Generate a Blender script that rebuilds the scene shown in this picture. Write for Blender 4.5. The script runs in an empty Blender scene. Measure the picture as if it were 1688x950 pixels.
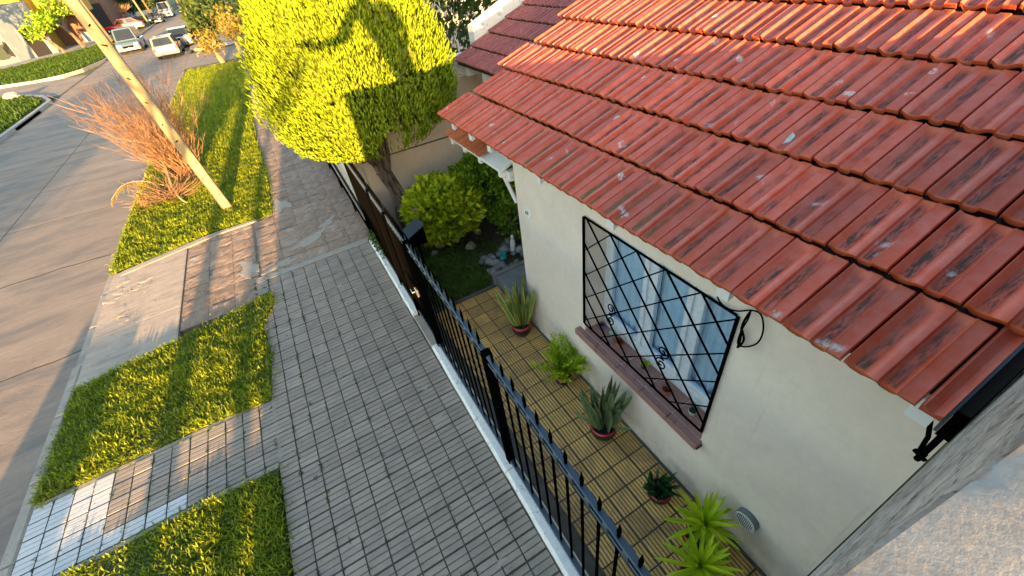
import bpy, bmesh, math, random
import numpy as np
from mathutils import Matrix, Vector, Euler

# ------------------------------------------------------------------ camera, world, sun, exposure
scene = bpy.context.scene
C = scene.collection
R = math.radians
cam_data = bpy.data.cameras.new("camera")
cam = bpy.data.objects.new("camera", cam_data)
C.objects.link(cam)
rot = Matrix(((0.86189103, 0.39661885, -0.31597048), (-0.49385021, 0.51504214, -0.70060229), (-0.11513396, 0.75988491, 0.6397805)))
cam.matrix_world = Matrix.Translation((0, 0, 4.0)) @ rot.to_4x4()
cam_data.sensor_width = 36.0
cam_data.lens = 691.514 / 1688 * 36.0
cam_data.clip_start = 0.02
cam_data.clip_end = 900
scene.camera = cam

SUN_AZ, SUN_EL = R(5.6), R(6.3)          # light travels towards +Y, a little to +X
world = bpy.data.worlds.new("World")
scene.world = world
world.use_nodes = True
wn = world.node_tree.nodes
sky = wn.new("ShaderNodeTexSky")
sky.sky_type = 'NISHITA'
sky.sun_disc = False
sky.sun_elevation = SUN_EL
sky.sun_rotation = math.pi + SUN_AZ
sky.air_density = 1.0
sky.dust_density = 1.0
wn["Background"].inputs[1].default_value = 0.125
world.node_tree.links.new(sky.outputs[0], wn["Background"].inputs[0])
sd = bpy.data.lights.new("sun", 'SUN')
sd.energy = 4.8
sd.angle = R(0.5)
sd.color = (1.0, 0.58, 0.22)
sun = bpy.data.objects.new("sun", sd)
C.objects.link(sun)
ldir = Vector((math.sin(SUN_AZ) * math.cos(SUN_EL), math.cos(SUN_AZ) * math.cos(SUN_EL), -math.sin(SUN_EL)))
sun.rotation_euler = ldir.to_track_quat('-Z', 'Y').to_euler()
sun.location = (-1, -20, 12)
vs = scene.view_settings
vs.view_transform = 'Standard'
vs.look = 'None'
vs.exposure = 2.72
vs.gamma = 1.0

rnd = random.Random(7)
npr = np.random.default_rng(11)

# ------------------------------------------------------------------ materials
def lin(c):
    return tuple((v / 255.0 / 12.92) if v / 255.0 <= 0.04045 else ((v / 255.0 + 0.055) / 1.055) ** 2.4 for v in c)

class NT:
    def __init__(s, name):
        s.m = bpy.data.materials.new(name)
        s.m.use_nodes = True
        s.t = s.m.node_tree
        s.n = s.t.nodes
        s.p = s.n["Principled BSDF"]
        s.out = s.n["Material Output"]
    def new(s, kind, **kw):
        nd = s.n.new(kind)
        for k, v in kw.items():
            setattr(nd, k, v)
        return nd
    def link(s, a, b):
        s.t.links.new(a, b)
    def noise(s, vec, scale, detail=4, rough=0.6, dist=0.0):
        nd = s.new("ShaderNodeTexNoise")
        nd.inputs["Scale"].default_value = scale
        nd.inputs["Detail"].default_value = detail
        nd.inputs["Roughness"].default_value = rough
        nd.inputs["Distortion"].default_value = dist
        if vec is not None:
            s.link(vec, nd.inputs["Vector"])
        return nd.outputs["Fac"]
    def ramp(s, fac, lo, hi, a=0.0, b=1.0):
        nd = s.new("ShaderNodeMapRange")
        nd.inputs[1].default_value = lo
        nd.inputs[2].default_value = hi
        nd.inputs[3].default_value = a
        nd.inputs[4].default_value = b
        s.link(fac, nd.inputs[0])
        return nd.outputs[0]
    def mix(s, fac, a, b, mode='MIX'):
        nd = s.new("ShaderNodeMix", data_type='RGBA', blend_type=mode)
        for sock, v in ((nd.inputs[0], fac), (nd.inputs[6], a), (nd.inputs[7], b)):
            if isinstance(v, (int, float)):
                sock.default_value = v
            elif isinstance(v, tuple):
                sock.default_value = (*v[:3], 1)
            else:
                s.link(v, sock)
        return nd.outputs[2]
    def math(s, op, a, b=0.0):
        nd = s.new("ShaderNodeMath", operation=op)
        for sock, v in ((nd.inputs[0], a), (nd.inputs[1], b)):
            if isinstance(v, (int, float)):
                sock.default_value = v
            else:
                s.link(v, sock)
        return nd.outputs[0]
    def vec(s, scale=(1, 1, 1), world=False, offs=0.0):
        if world:
            o = s.new("ShaderNodeNewGeometry").outputs["Position"]
        else:
            o = s.new("ShaderNodeTexCoord").outputs["Object"]
        mp = s.new("ShaderNodeMapping")
        mp.inputs["Scale"].default_value = scale
        s.link(o, mp.inputs["Vector"])
        if offs:
            oi = s.new("ShaderNodeObjectInfo")
            mu = s.math('MULTIPLY', oi.outputs["Random"], offs)
            s.link(mu, mp.inputs["Location"])
        return mp.outputs[0]
    def bump(s, fac, strength=0.3, dist=0.01):
        b = s.new("ShaderNodeBump")
        b.inputs["Strength"].default_value = strength
        b.inputs["Distance"].default_value = dist
        s.link(fac, b.inputs["Height"])
        s.link(b.outputs[0], s.p.inputs["Normal"])
        return b

def mat(name, col, rough=0.7, var=0.15, scale=6.0, rand=0.0, bump=0.2, bscale=60.0, bdist=0.004, metal=0.0,
        stain=None, stain_amt=0.5, sscale=2.0, sth=(0.5, 0.68), stretch=(1, 1, 1), world=True, emit=0.0, spec=0.5):
    k = NT(name)
    v = k.vec(stretch, world)
    n = k.noise(v, scale, 6, 0.65)
    lo = tuple(c * (1 - var) for c in col)
    hi = tuple(min(1, c * (1 + var)) for c in col)
    c = k.mix(k.ramp(n, 0.32, 0.68), lo, hi)
    fine = k.noise(v, scale * 14, 3, 0.7)
    c = k.mix(1.0, c, k.mix(k.ramp(fine, 0.3, 0.7), (1 - var * 0.7,) * 3, (1 + var * 0.6,) * 3), 'MULTIPLY')
    if stain:
        sn = k.noise(v, sscale, 7, 0.7, 0.4)
        c = k.mix(k.math('MULTIPLY', k.ramp(sn, *sth), stain_amt), c, stain)
    if rand:
        oi = k.new("ShaderNodeObjectInfo")
        g = k.ramp(oi.outputs["Random"], 0, 1, 1 - rand, 1 + rand)
        hs = k.new("ShaderNodeHueSaturation")
        k.link(g, hs.inputs["Value"])
        k.link(c, hs.inputs["Color"])
        c = hs.outputs[0]
    k.link(c, k.p.inputs["Base Color"])
    k.p.inputs["Roughness"].default_value = rough
    k.p.inputs["Metallic"].default_value = metal
    k.p.inputs["Specular IOR Level"].default_value = spec
    if bump:
        k.bump(k.noise(v, bscale, 5, 0.7), bump, bdist)
    return k.m

def leaf_mat(name, dark, light, tip=None, trans=0.3, rough=0.55, nscale=1.5):
    """colour runs with the per-leaf attribute 'shade' (0..1) and, along a leaf, 'tipv'"""
    k = NT(name)
    a = k.new("ShaderNodeAttribute", attribute_name="shade")
    nz = k.noise(k.vec((1, 1, 1), True), nscale, 3)
    f = k.math('ADD', k.math('MULTIPLY', a.outputs["Fac"], 0.7), k.math('MULTIPLY', k.ramp(nz, 0.3, 0.7), 0.3))
    c = k.mix(f, dark, light)
    if tip:
        t = k.new("ShaderNodeAttribute", attribute_name="tipv")
        c = k.mix(t.outputs["Fac"], c, tip)
    k.link(c, k.p.inputs["Base Color"])
    k.p.inputs["Roughness"].default_value = rough
    k.p.inputs["Specular IOR Level"].default_value = 0.3
    tr = k.new("ShaderNodeBsdfTranslucent")
    k.link(c, tr.inputs["Color"])
    mx = k.new("ShaderNodeMixShader")
    mx.inputs[0].default_value = trans
    k.link(k.p.outputs[0], mx.inputs[1])
    k.link(tr.outputs[0], mx.inputs[2])
    k.link(mx.outputs[0], k.out.inputs[0])
    return k.m

def tile_mat(name, base, pink, dark, moss, mossamt, spots=0.5, sheen=0.4):
    k = NT(name)
    v = k.vec((1, 1, 1), False, 9.0)
    vw = k.vec((1, 1, 1), True)
    oi = k.new("ShaderNodeObjectInfo")
    c = k.mix(k.ramp(k.noise(v, 14, 5), 0.35, 0.65), base, pink)
    c = k.mix(1.0, c, k.mix(oi.outputs["Random"], (0.78, 0.76, 0.76), (1.2, 1.14, 1.1)), 'MULTIPLY')
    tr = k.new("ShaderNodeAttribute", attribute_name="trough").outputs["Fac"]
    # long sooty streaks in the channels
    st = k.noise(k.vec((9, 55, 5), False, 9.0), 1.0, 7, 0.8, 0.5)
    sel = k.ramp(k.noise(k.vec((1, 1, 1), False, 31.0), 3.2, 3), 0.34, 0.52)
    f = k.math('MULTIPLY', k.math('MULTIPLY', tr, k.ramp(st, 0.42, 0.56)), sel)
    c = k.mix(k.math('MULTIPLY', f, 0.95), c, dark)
    if mossamt:
        sep = k.new("ShaderNodeSeparateXYZ")
        k.link(k.new("ShaderNodeNewGeometry").outputs["Position"], sep.inputs[0])
        near = k.ramp(sep.outputs[0], 1.55, 2.0, 1.0, 0.0)
        far = k.ramp(sep.outputs[1], 1.0, 2.0, 0.15, 1.0)
        ms = k.ramp(k.noise(vw, 5.5, 5, 0.7), 0.42, 0.58)
        mf = k.math('MULTIPLY', k.math('MULTIPLY', k.math('MULTIPLY', near, far), ms), k.math('MULTIPLY', tr, mossamt))
        c = k.mix(mf, c, moss)
    fs = k.noise(vw, 95, 2, 0.9)
    c = k.mix(k.ramp(fs, 0.66, 0.74, 0, 0.45), c, dark)
    if spots:
        vo = k.new("ShaderNodeTexVoronoi")
        vo.inputs["Scale"].default_value = 6.5
        vo.inputs["Randomness"].default_value = 1.0
        k.link(k.mix(0.06, vw, k.new("ShaderNodeTexNoise").outputs["Color"], 'ADD'), vo.inputs["Vector"])
        sm = k.ramp(vo.outputs["Distance"], 0.13, 0.22, 1.0, 0.0)
        pick = k.ramp(k.noise(vw, 3.3, 3), 0.53, 0.58)
        brk = k.ramp(k.noise(vw, 60, 4), 0.40, 0.52)
        c = k.mix(k.math('MULTIPLY', k.math('MULTIPLY', sm, pick), k.math('MULTIPLY', brk, spots)), c, (0.55, 0.56, 0.52))
    k.link(c, k.p.inputs["Base Color"])
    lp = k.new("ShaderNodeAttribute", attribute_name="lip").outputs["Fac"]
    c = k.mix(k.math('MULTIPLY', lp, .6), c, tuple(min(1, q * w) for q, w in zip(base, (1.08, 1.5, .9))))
    c = k.mix(k.math('MULTIPLY', k.new('ShaderNodeAttribute', attribute_name='shade_grime').outputs['Fac'], .95), c, (0.012, 0.010, 0.009))  # shadow gap between courses painted near black, along with collected dirt
    k.link(c, k.p.inputs["Base Color"])
    k.link(k.math('ADD', k.ramp(k.noise(v, 30, 4), 0.3, 0.7, sheen - 0.08, sheen + 0.2), k.math('MULTIPLY', f, .35)), k.p.inputs["Roughness"])
    hh = k.math('ADD', k.noise(k.vec((4, 90, 1), False, 9.0), 1.0, 4, 0.7), k.noise(k.vec((1, 1, 1), False, 9.0), 110, 4, .7))
    k.bump(hh, 0.35, 0.003)
    return k.m

def simple(name, col, rough=0.5, metal=0.0, spec=0.5, coat=0.0):
    k = NT(name)
    nz = k.noise(k.vec((1, 1, 1), True), 25, 4)
    k.link(k.mix(k.ramp(nz, 0.3, 0.7), tuple(c * 0.88 for c in col), tuple(min(1, c * 1.1) for c in col)), k.p.inputs["Base Color"])
    k.p.inputs["Roughness"].default_value = rough
    k.p.inputs["Metallic"].default_value = metal
    k.p.inputs["Specular IOR Level"].default_value = spec
    k.p.inputs["Coat Weight"].default_value = coat
    return k.m

def glass_mat(name, tint=(0.86, 0.94, 1.0), refl=(0.9, 0.95, 1.0)):
    k = NT(name)
    tr = k.new("ShaderNodeBsdfTransparent")
    tr.inputs[0].default_value = (*tint, 1)
    gl = k.new("ShaderNodeBsdfGlossy")
    gl.inputs["Color"].default_value = (*refl, 1)
    gl.inputs["Roughness"].default_value = 0.03
    lw = k.new("ShaderNodeLayerWeight")
    lw.inputs[0].default_value = 0.5
    mx = k.new("ShaderNodeMixShader")
    k.link(k.math('ADD', k.math('MULTIPLY', k.math('POWER', lw.outputs["Facing"], 3.5), 0.5), 0.04), mx.inputs[0])
    k.link(tr.outputs[0], mx.inputs[1])
    k.link(gl.outputs[0], mx.inputs[2])
    k.link(mx.outputs[0], k.out.inputs[0])
    return k.m

mPlaster = mat("cream_plaster", (0.79, 0.69, 0.60), 0.85, 0.06, 1.3, bump=0.45, bscale=45, bdist=0.003, stain=(0.54, 0.485, 0.43), stain_amt=0.5, sscale=0.9, sth=(0.52, 0.75))
mPlasterWorn = mat("worn_cream_plaster", (0.64, 0.54, 0.44), 0.85, 0.07, 1.6, bump=0.3, bscale=70, bdist=0.003, stain=(0.30, 0.28, 0.24), stain_amt=0.55, sscale=1.4, sth=(0.55, 0.72), stretch=(1, 1, 0.5))
mWhite = mat("white_paint", (0.78, 0.79, 0.80), 0.45, 0.04, 5, bump=0.1, bscale=120, bdist=0.001, stain=(0.55, 0.52, 0.47), stain_amt=0.3, sscale=6)
mWhiteDirty = mat("dirty_white_paint", (0.78, 0.77, 0.73), 0.6, 0.10, 9, bump=0.5, bscale=60, bdist=0.004, stain=(0.22, 0.20, 0.17), stain_amt=0.7, sscale=9, sth=(0.56, 0.66))
mBlack = simple("black_metal_paint", (0.002, 0.002, 0.0025), 0.55, 0.0, 0.08)
mBlackMatt = simple("dull_black_metal", (0.002, 0.002, 0.002), 0.7, 0.0, 0.05)
for _m in (mBlack, mBlackMatt): _m.node_tree.nodes["Principled BSDF"].inputs["IOR"].default_value = 1.04
mBlueBlack = simple("blue_black_metal", (0.028, 0.05, 0.08), 0.3, 0.0, 0.7)
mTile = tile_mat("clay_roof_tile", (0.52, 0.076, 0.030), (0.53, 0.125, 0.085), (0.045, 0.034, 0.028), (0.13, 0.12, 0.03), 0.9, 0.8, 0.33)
mTileOld = tile_mat("old_maroon_roof_tile", (0.27, 0.055, 0.045), (0.34, 0.10, 0.09), (0.05, 0.03, 0.03), (0.1, 0.09, 0.04), 0.0, 0.25, 0.5)
mDeck = simple("dark_roof_boards", (0.02, 0.016, 0.014), 0.9)
mRoad = mat("road_concrete", (0.25, 0.195, 0.15), 0.82, 0.15, 1.1, bump=0.7, bscale=28, bdist=0.008, stain=(0.135, 0.12, 0.108), stain_amt=0.85, sscale=1.6, sth=(0.46, 0.64), stretch=(0.35, 1.0, 1), rand=0.06)
mRoadBed = mat("joint_dirt", (0.05, 0.05, 0.035), 0.95, 0.4, 9, stain=(0.06, 0.11, 0.02), stain_amt=0.8, sscale=3)
mKerb = mat("kerb_concrete", (0.34, 0.30, 0.25), 0.85, 0.14, 5, bump=0.5, bscale=40, bdist=0.008, stain=(0.17, 0.16, 0.14), stain_amt=0.6, sscale=4, rand=0.06)
mPave = mat("grey_ribbed_paver", (0.30, 0.255, 0.21), 0.85, 0.14, 4, rand=0.10, bump=0.3, bscale=90, bdist=0.003, stain=(0.14, 0.135, 0.13), stain_amt=0.45, sscale=3, stretch=(1, 2.2, 1))
mPaveWhite = mat("white_painted_paver", (0.56, 0.56, 0.555), 0.6, 0.07, 5, rand=0.05, bump=0.3, bscale=90, bdist=0.003, stain=(0.33, 0.33, 0.33), stain_amt=0.7, sscale=10, sth=(0.55, 0.66), stretch=(1, 5, 1))
mPaveBrown = mat("brown_worn_paver", (0.29, 0.20, 0.14), 0.85, 0.22, 5, rand=0.14, bump=0.9, bscale=38, bdist=0.012, stain=(0.36, 0.33, 0.29), stain_amt=0.75, sscale=3, sth=(0.55, 0.66))
mPatch = mat("cement_patch", (0.34, 0.30, 0.25), 0.85, 0.14, 5, bump=0.6, bscale=35, bdist=0.008, stain=(0.22, 0.19, 0.16), stain_amt=0.5, sscale=5)
mDrive = mat("driveway_concrete", (0.40, 0.33, 0.265), 0.85, 0.13, 2.2, bump=0.7, bscale=30, bdist=0.012, stain=(0.23, 0.19, 0.155), stain_amt=0.7, sscale=2.6, sth=(0.50, 0.66), stretch=(1, 3.0, 1))
mYellow = mat("ochre_ribbed_tile", (0.74, 0.44, 0.13), 0.62, 0.18, 3.0, rand=0.16, bump=0.25, bscale=80, bdist=0.003, stain=(0.27, 0.165, 0.08), stain_amt=0.8, sscale=1.7, sth=(0.47, 0.66))
mGrout = mat("dark_joint_soil", (0.10, 0.088, 0.068), 0.95, 0.3, 20, stain=(0.06, 0.10, 0.02), stain_amt=0.8, sscale=5, sth=(0.55, 0.62))
mGrooveDirt = mat("groove_dirt", (0.145, 0.12, 0.095), 0.95, 0.2, 20)
mSoil = mat("garden_soil", (0.085, 0.062, 0.042), 0.95, 0.35, 8, bump=1.0, bscale=30, bdist=0.02, stain=(0.05, 0.09, 0.02), stain_amt=0.7, sscale=2.5)
mGrassBase = mat("verge_earth", (0.06, 0.085, 0.018), 0.95, 0.35, 5, bump=1.0, bscale=40, bdist=0.02, stain=(0.14, 0.12, 0.04), stain_amt=0.5, sscale=1.7)
mDarkStone = mat("dark_slab", (0.085, 0.078, 0.07), 0.6, 0.25, 3, bump=0.3, bscale=40, stain=(0.17, 0.16, 0.15), stain_amt=0.5, sscale=2)
mGreySlab = mat("grey_garden_slab", (0.20, 0.215, 0.23), 0.7, 0.15, 6, bump=0.4, bscale=50)
def _dirty_foot():
    k = NT.__new__(NT); m = mPlaster; k.m = m; k.t = m.node_tree; k.n = k.t.nodes; k.p = k.n["Principled BSDF"]
    src = k.p.inputs["Base Color"].links[0].from_socket
    sep = k.new("ShaderNodeSeparateXYZ"); k.link(k.new("ShaderNodeNewGeometry").outputs["Position"], sep.inputs[0])
    foot = k.ramp(sep.outputs[2], 0.02, 0.55, 1.0, 0.0)
    n = k.ramp(k.noise(k.vec((1, 1, .6), True), 3.5, 7, .7), .38, .62)
    c = k.mix(k.math('MULTIPLY', k.math('MULTIPLY', foot, n), .7), src, (0.30, 0.28, 0.25))
    streak = k.ramp(k.noise(k.vec((1, 14, .5), True), 1.0, 5, .7), .60, .72)
    c = k.mix(k.math('MULTIPLY', streak, .4), c, (0.42, 0.38, 0.33))
    k.link(c, k.p.inputs["Base Color"])
_dirty_foot()
mRawWall = NT("grimy_party_wall")
def _raw():
    k = mRawWall
    v = k.vec((1, 1, 1), True)
    c = k.mix(k.ramp(k.noise(k.vec((3.0, 1, 4), True), 2.0, 8, 0.75, 0.8), 0.40, 0.62), (0.27, 0.24, 0.21), (0.58, 0.545, 0.50))
    c = k.mix(k.ramp(k.noise(k.vec((5, 1, 8), True), 2.6, 9, 0.8, 0.6), 0.53, 0.60, 0, 0.85), c, (0.05, 0.045, 0.042))
    sep = k.new("ShaderNodeSeparateXYZ")
    k.link(k.new("ShaderNodeNewGeometry").outputs["Position"], sep.inputs[0])
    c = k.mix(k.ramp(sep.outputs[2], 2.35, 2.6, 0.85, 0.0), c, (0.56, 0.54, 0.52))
    k.link(c, k.p.inputs["Base Color"])
    k.p.inputs["Roughness"].default_value = 0.9
    k.bump(k.noise(v, 26, 8, 0.75, 0.4), 1.0, 0.02)
_raw()
mRawWall = mRawWall.m
mCoping = mat("sunlit_rough_coping", (0.33, 0.305, 0.27), 0.9, 0.16, 9, bump=0.6, bscale=90, bdist=0.0022, stain=(0.27, 0.23, 0.185), stain_amt=0.6, sscale=22, sth=(0.55, 0.64))
mBark = mat("grey_brown_bark", (0.15, 0.115, 0.085), 0.9, 0.35, 9, bump=1.0, bscale=26, bdist=0.03, stretch=(1, 1, 0.18), stain=(0.025, 0.02, 0.016), stain_amt=.9, sscale=14, sth=(.48, .58))
mPole = mat("bare_timber_pole", (0.27, 0.215, 0.12), 0.75, 0.14, 8, bump=0.6, bscale=30, bdist=0.004, stretch=(3, 3, 0.15), stain=(0.12, 0.08, 0.04), stain_amt=0.5, sscale=7, sth=(0.60, 0.66))
mTwig = mat("orange_dry_twig", (0.20, 0.115, 0.065), 0.75, 0.25, 3, bump=0.0)
mTwigPale = mat("pale_dry_branch", (0.30, 0.235, 0.13), 0.75, 0.2, 4, bump=0.0)
mSill = mat("pink_sill_tile", (0.34, 0.175, 0.155), 0.45, 0.12, 9, rand=0.08, bump=0.2, bscale=60, stain=(0.14, 0.07, 0.06), stain_amt=0.6, sscale=14, sth=(0.58, 0.64))
mFrame = simple("bluish_white_frame", (0.70, 0.77, 0.86), 0.35)
mGlass = glass_mat("window_glass")
mCurtain = mat("pale_curtain", (0.78, 0.84, 0.88), 0.8, 0.03, 2, bump=0)
mDarkRoom = simple("dark_interior", (0.02, 0.02, 0.022), 0.9)
mPot = simple("black_glazed_pot", (0.022, 0.018, 0.016), 0.3)
mPotRed = simple("red_pot_band", (0.45, 0.02, 0.03), 0.35)
mTerra = simple("terracotta", (0.40, 0.12, 0.05), 0.6)
mPotSoil = simple("potting_soil", (0.03, 0.02, 0.015), 0.95)
mGreyPlastic = simple("grey_plastic", (0.15, 0.17, 0.19), 0.5)
mWhitePlastic = simple("white_plastic", (0.72, 0.72, 0.70), 0.4)
mStone = mat("river_stone", (0.24, 0.25, 0.25), 0.6, 0.2, 10, rand=0.45, bump=0.3, bscale=30)
mStoneWhite = simple("white_stone", (0.55, 0.57, 0.55), 0.6)
mTeal = simple("teal_ceramic", (0.03, 0.32, 0.36), 0.3)
mRubber = simple("tyre_rubber", (0.015, 0.015, 0.015), 0.7)
mChrome = simple("wheel_metal", (0.5, 0.5, 0.52), 0.3, 0.9)
mCarGlass = simple("car_glass", (0.015, 0.02, 0.025), 0.08, 0.0, 0.8)
mHeadlight = simple("headlight_glass", (0.8, 0.8, 0.75), 0.15)
mTaillight = simple("taillight_red", (0.5, 0.02, 0.015), 0.2)
mYellowWall = mat("yellow_house_paint", (0.40, 0.27, 0.02), 0.8, 0.05, 1, bump=0.1)
mPaleWall = mat("pale_blue_grey_wall", (0.15, 0.19, 0.24), 0.8, 0.08, 1.2, bump=0.1, stain=(0.30, 0.33, 0.36), stain_amt=0.5, sscale=1.2)
mWhiteWall = mat("white_facade", (0.24, 0.26, 0.29), 0.8, 0.05, 1.2, bump=0.1)
mMural = simple("mural_green", (0.06, 0.085, 0.06), 0.8)
mMuralDark = simple("mural_dark", (0.035, 0.035, 0.045), 0.8)
mBrick = mat("dark_brown_facade", (0.17, 0.085, 0.055), 0.85, 0.15, 3)
mShutter = simple("brown_shutter", (0.10, 0.06, 0.045), 0.6)
mGrey = mat("grey_cement", (0.30, 0.29, 0.28), 0.85, 0.1, 2)

# ------------------------------------------------------------------ scene helpers
ORG = {}
def tag(o, label=None, cat=None, group=None, kind=None):
    if label: o["label"] = label
    if cat: o["category"] = cat
    if group: o["group"] = group
    if kind: o["kind"] = kind
    return o
def thing(name, label, cat, loc=(0, 0, 0), group=None):
    o = bpy.data.objects.new(name, None)
    C.objects.link(o)
    o.location = loc
    o.empty_display_size = 0.1
    ORG[o.name] = Vector(loc)
    return tag(o, label, cat, group)
def link_obj(name, me, parent=None, loc=None, rot=None, scl=None):
    o = bpy.data.objects.new(name, me)
    C.objects.link(o)
    if parent:
        o.parent = parent
    if loc is not None: o.location = loc
    if rot is not None: o.rotation_euler = rot
    if scl is not None: o.scale = scl
    return o

class MB:
    def __init__(s):
        s.v = []; s.f = []; s.mi = []
        s.M = None
    def add(s, vs, fs, mi=0):
        b = len(s.v)
        if s.M is not None:
            vs = [tuple(s.M @ Vector(p)) for p in vs]
        s.v += [tuple(p) for p in vs]
        for f in fs:
            s.f.append(tuple(i + b for i in f)); s.mi.append(mi)
        return s
    def box(s, x0, x1, y0, y1, z0, z1, mi=0, bev=0.0):
        if x0 > x1: x0, x1 = x1, x0
        if y0 > y1: y0, y1 = y1, y0
        if z0 > z1: z0, z1 = z1, z0
        b = min(bev, (x1 - x0) * .45, (y1 - y0) * .45, (z1 - z0) * .45)
        if b <= 0:
            return s.add([(x0, y0, z0), (x1, y0, z0), (x1, y1, z0), (x0, y1, z0), (x0, y0, z1), (x1, y0, z1), (x1, y1, z1), (x0, y1, z1)],
                         [(0, 3, 2, 1), (4, 5, 6, 7), (0, 1, 5, 4), (1, 2, 6, 5), (2, 3, 7, 6), (3, 0, 4, 7)], mi)
        def ring(ix, iy, z):
            return [(x0 + ix, y0 + iy + 0, z), (x1 - ix, y0 + iy, z), (x1 - ix, y1 - iy, z), (x0 + ix, y1 - iy, z)]
        vs = ring(b, b, z0) + ring(0, 0, z0 + b) + ring(0, 0, z1 - b) + ring(b, b, z1)
        fs = [(3, 2, 1, 0), (12, 13, 14, 15)]
        for k in range(3):
            for i in range(4):
                j = (i + 1) % 4
                fs.append((k * 4 + i, k * 4 + j, k * 4 + 4 + j, k * 4 + 4 + i))
        return s.add(vs, fs, mi)
    def prism(s, poly, z0, z1, mi=0):
        n = len(poly)
        z0s = z0 if callable(z0) else (lambda x, y: z0)
        vs = [(x, y, z0) for x, y in poly] + [(x, y, z1) for x, y in poly]
        fs = [tuple(range(n - 1, -1, -1)), tuple(range(n, 2 * n))]
        fs += [(i, (i + 1) % n, n + (i + 1) % n, n + i) for i in range(n)]
        return s.add(vs, fs, mi)
    def tube(s, pts, rad, n=6, mi=0, cap=True):
        pts = [Vector(p) for p in pts]
        m = len(pts)
        rr = rad if isinstance(rad, (list, tuple)) else [rad] * m
        vs = []
        up = None
        for i, p in enumerate(pts):
            t = (pts[min(i + 1, m - 1)] - pts[max(i - 1, 0)])
            if t.length < 1e-9: t = Vector((0, 0, 1))
            t.normalize()
            if up is None:
                up = t.orthogonal().normalized()
            else:
                up = (up - t * up.dot(t))
                up = up.normalized() if up.length > 1e-6 else t.orthogonal().normalized()
            w = t.cross(up)
            for k in range(n):
                a = 2 * math.pi * k / n
                vs.append(p + (up * math.cos(a) + w * math.sin(a)) * rr[i])
        fs = []
        for i in range(m - 1):
            for k in range(n):
                j = (k + 1) % n
                fs.append((i * n + k, i * n + j, (i + 1) * n + j, (i + 1) * n + k))
        if cap:
            fs.append(tuple(range(n - 1, -1, -1)))
            fs.append(tuple((m - 1) * n + k for k in range(n)))
        return s.add(vs, fs, mi)
    def lathe(s, prof, c=(0, 0, 0), n=20, mi=0, cap=True):
        vs = []
        for r, z in prof:
            for k in range(n):
                a = 2 * math.pi * k / n
                vs.append((c[0] + r * math.cos(a), c[1] + r * math.sin(a), c[2] + z))
        fs = []
        for i in range(len(prof) - 1):
            for k in range(n):
                j = (k + 1) % n
                fs.append((i * n + k, i * n + j, (i + 1) * n + j, (i + 1) * n + k))
        if cap:
            fs.append(tuple(range(n - 1, -1, -1)))
            fs.append(tuple((len(prof) - 1) * n + k for k in range(n)))
        return s.add(vs, fs, mi)
    def blob(s, c, r, n=8, m=6, jit=0.15, mi=0, rg=None):
        rg = rg or rnd
        vs = [(c[0], c[1], c[2] + r[2])]
        for i in range(1, m):
            th = math.pi * i / m
            for k in range(n):
                a = 2 * math.pi * k / n
                q = 1 + rg.uniform(-jit, jit)
                vs.append((c[0] + r[0] * math.sin(th) * math.cos(a) * q, c[1] + r[1] * math.sin(th) * math.sin(a) * q, c[2] + r[2] * math.cos(th) * q))
        vs.append((c[0], c[1], c[2] - r[2]))
        fs = [(0, 1 + k, 1 + (k + 1) % n) for k in range(n)]
        for i in range(m - 2):
            for k in range(n):
                j = (k + 1) % n
                fs.append((1 + i * n + k, 1 + (i + 1) * n + k, 1 + (i + 1) * n + j, 1 + i * n + j))
        L = len(vs) - 1
        b = 1 + (m - 2) * n
        fs += [(L, b + (k + 1) % n, b + k) for k in range(n)]
        return s.add(vs, fs, mi)
    def build(s, name, mats, parent=None, smooth=False, local=False, label=None, attr=None):
        me = bpy.data.meshes.new(name)
        vs = s.v
        if parent and not local:
            o = ORG.get(parent.name, Vector((0, 0, 0)))
            vs = [(x - o.x, y - o.y, z - o.z) for x, y, z in vs]
        me.from_pydata(vs, [], s.f)
        mats = mats if isinstance(mats, (list, tuple)) else [mats]
        for m in mats: me.materials.append(m)
        if len(mats) > 1:
            me.polygons.foreach_set("material_index", s.mi)
        if smooth:
            me.polygons.foreach_set("use_smooth", [True] * len(me.polygons))
            if smooth == 'auto':
                try: me.set_sharp_from_angle(angle=R(40))
                except Exception: pass
        if attr:
            for an, vals in attr.items():
                a = me.attributes.new(an, 'FLOAT', 'POINT')
                a.data.foreach_set("value", vals)
        me.update()
        o = link_obj(name, me, parent)
        if parent: ORG[o.name] = ORG.get(parent.name, Vector((0, 0, 0)))
        else: ORG[o.name] = Vector((0, 0, 0))
        if label: o["label"] = label
        return o

def np_mesh(name, V, F, m, parent=None, attr=None, smooth=False):
    """V (n,3), F (m,3) arrays in world coordinates -> one object"""
    V = np.asarray(V, dtype=np.float32); F = np.asarray(F, dtype=np.int32)
    if parent:
        o = ORG.get(parent.name, Vector((0, 0, 0)))
        V = V - np.array([o.x, o.y, o.z], dtype=np.float32)
    me = bpy.data.meshes.new(name)
    me.vertices.add(len(V)); me.vertices.foreach_set("co", V.ravel())
    k = F.shape[1]
    me.loops.add(F.size); me.loops.foreach_set("vertex_index", F.ravel())
    me.polygons.add(len(F))
    me.polygons.foreach_set("loop_start", np.arange(0, F.size, k, dtype=np.int32))
    me.polygons.foreach_set("loop_total", np.full(len(F), k, dtype=np.int32))
    if smooth: me.polygons.foreach_set("use_smooth", np.ones(len(F), dtype=bool))
    me.materials.append(m)
    if attr:
        for an, vals in attr.items():
            a = me.attributes.new(an, 'FLOAT', 'POINT')
            a.data.foreach_set("value", np.asarray(vals, dtype=np.float32))
    me.update(calc_edges=True)
    ob = link_obj(name, me, parent)
    ORG[ob.name] = ORG.get(parent.name, Vector((0, 0, 0))) if parent else Vector((0, 0, 0))
    return ob

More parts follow.
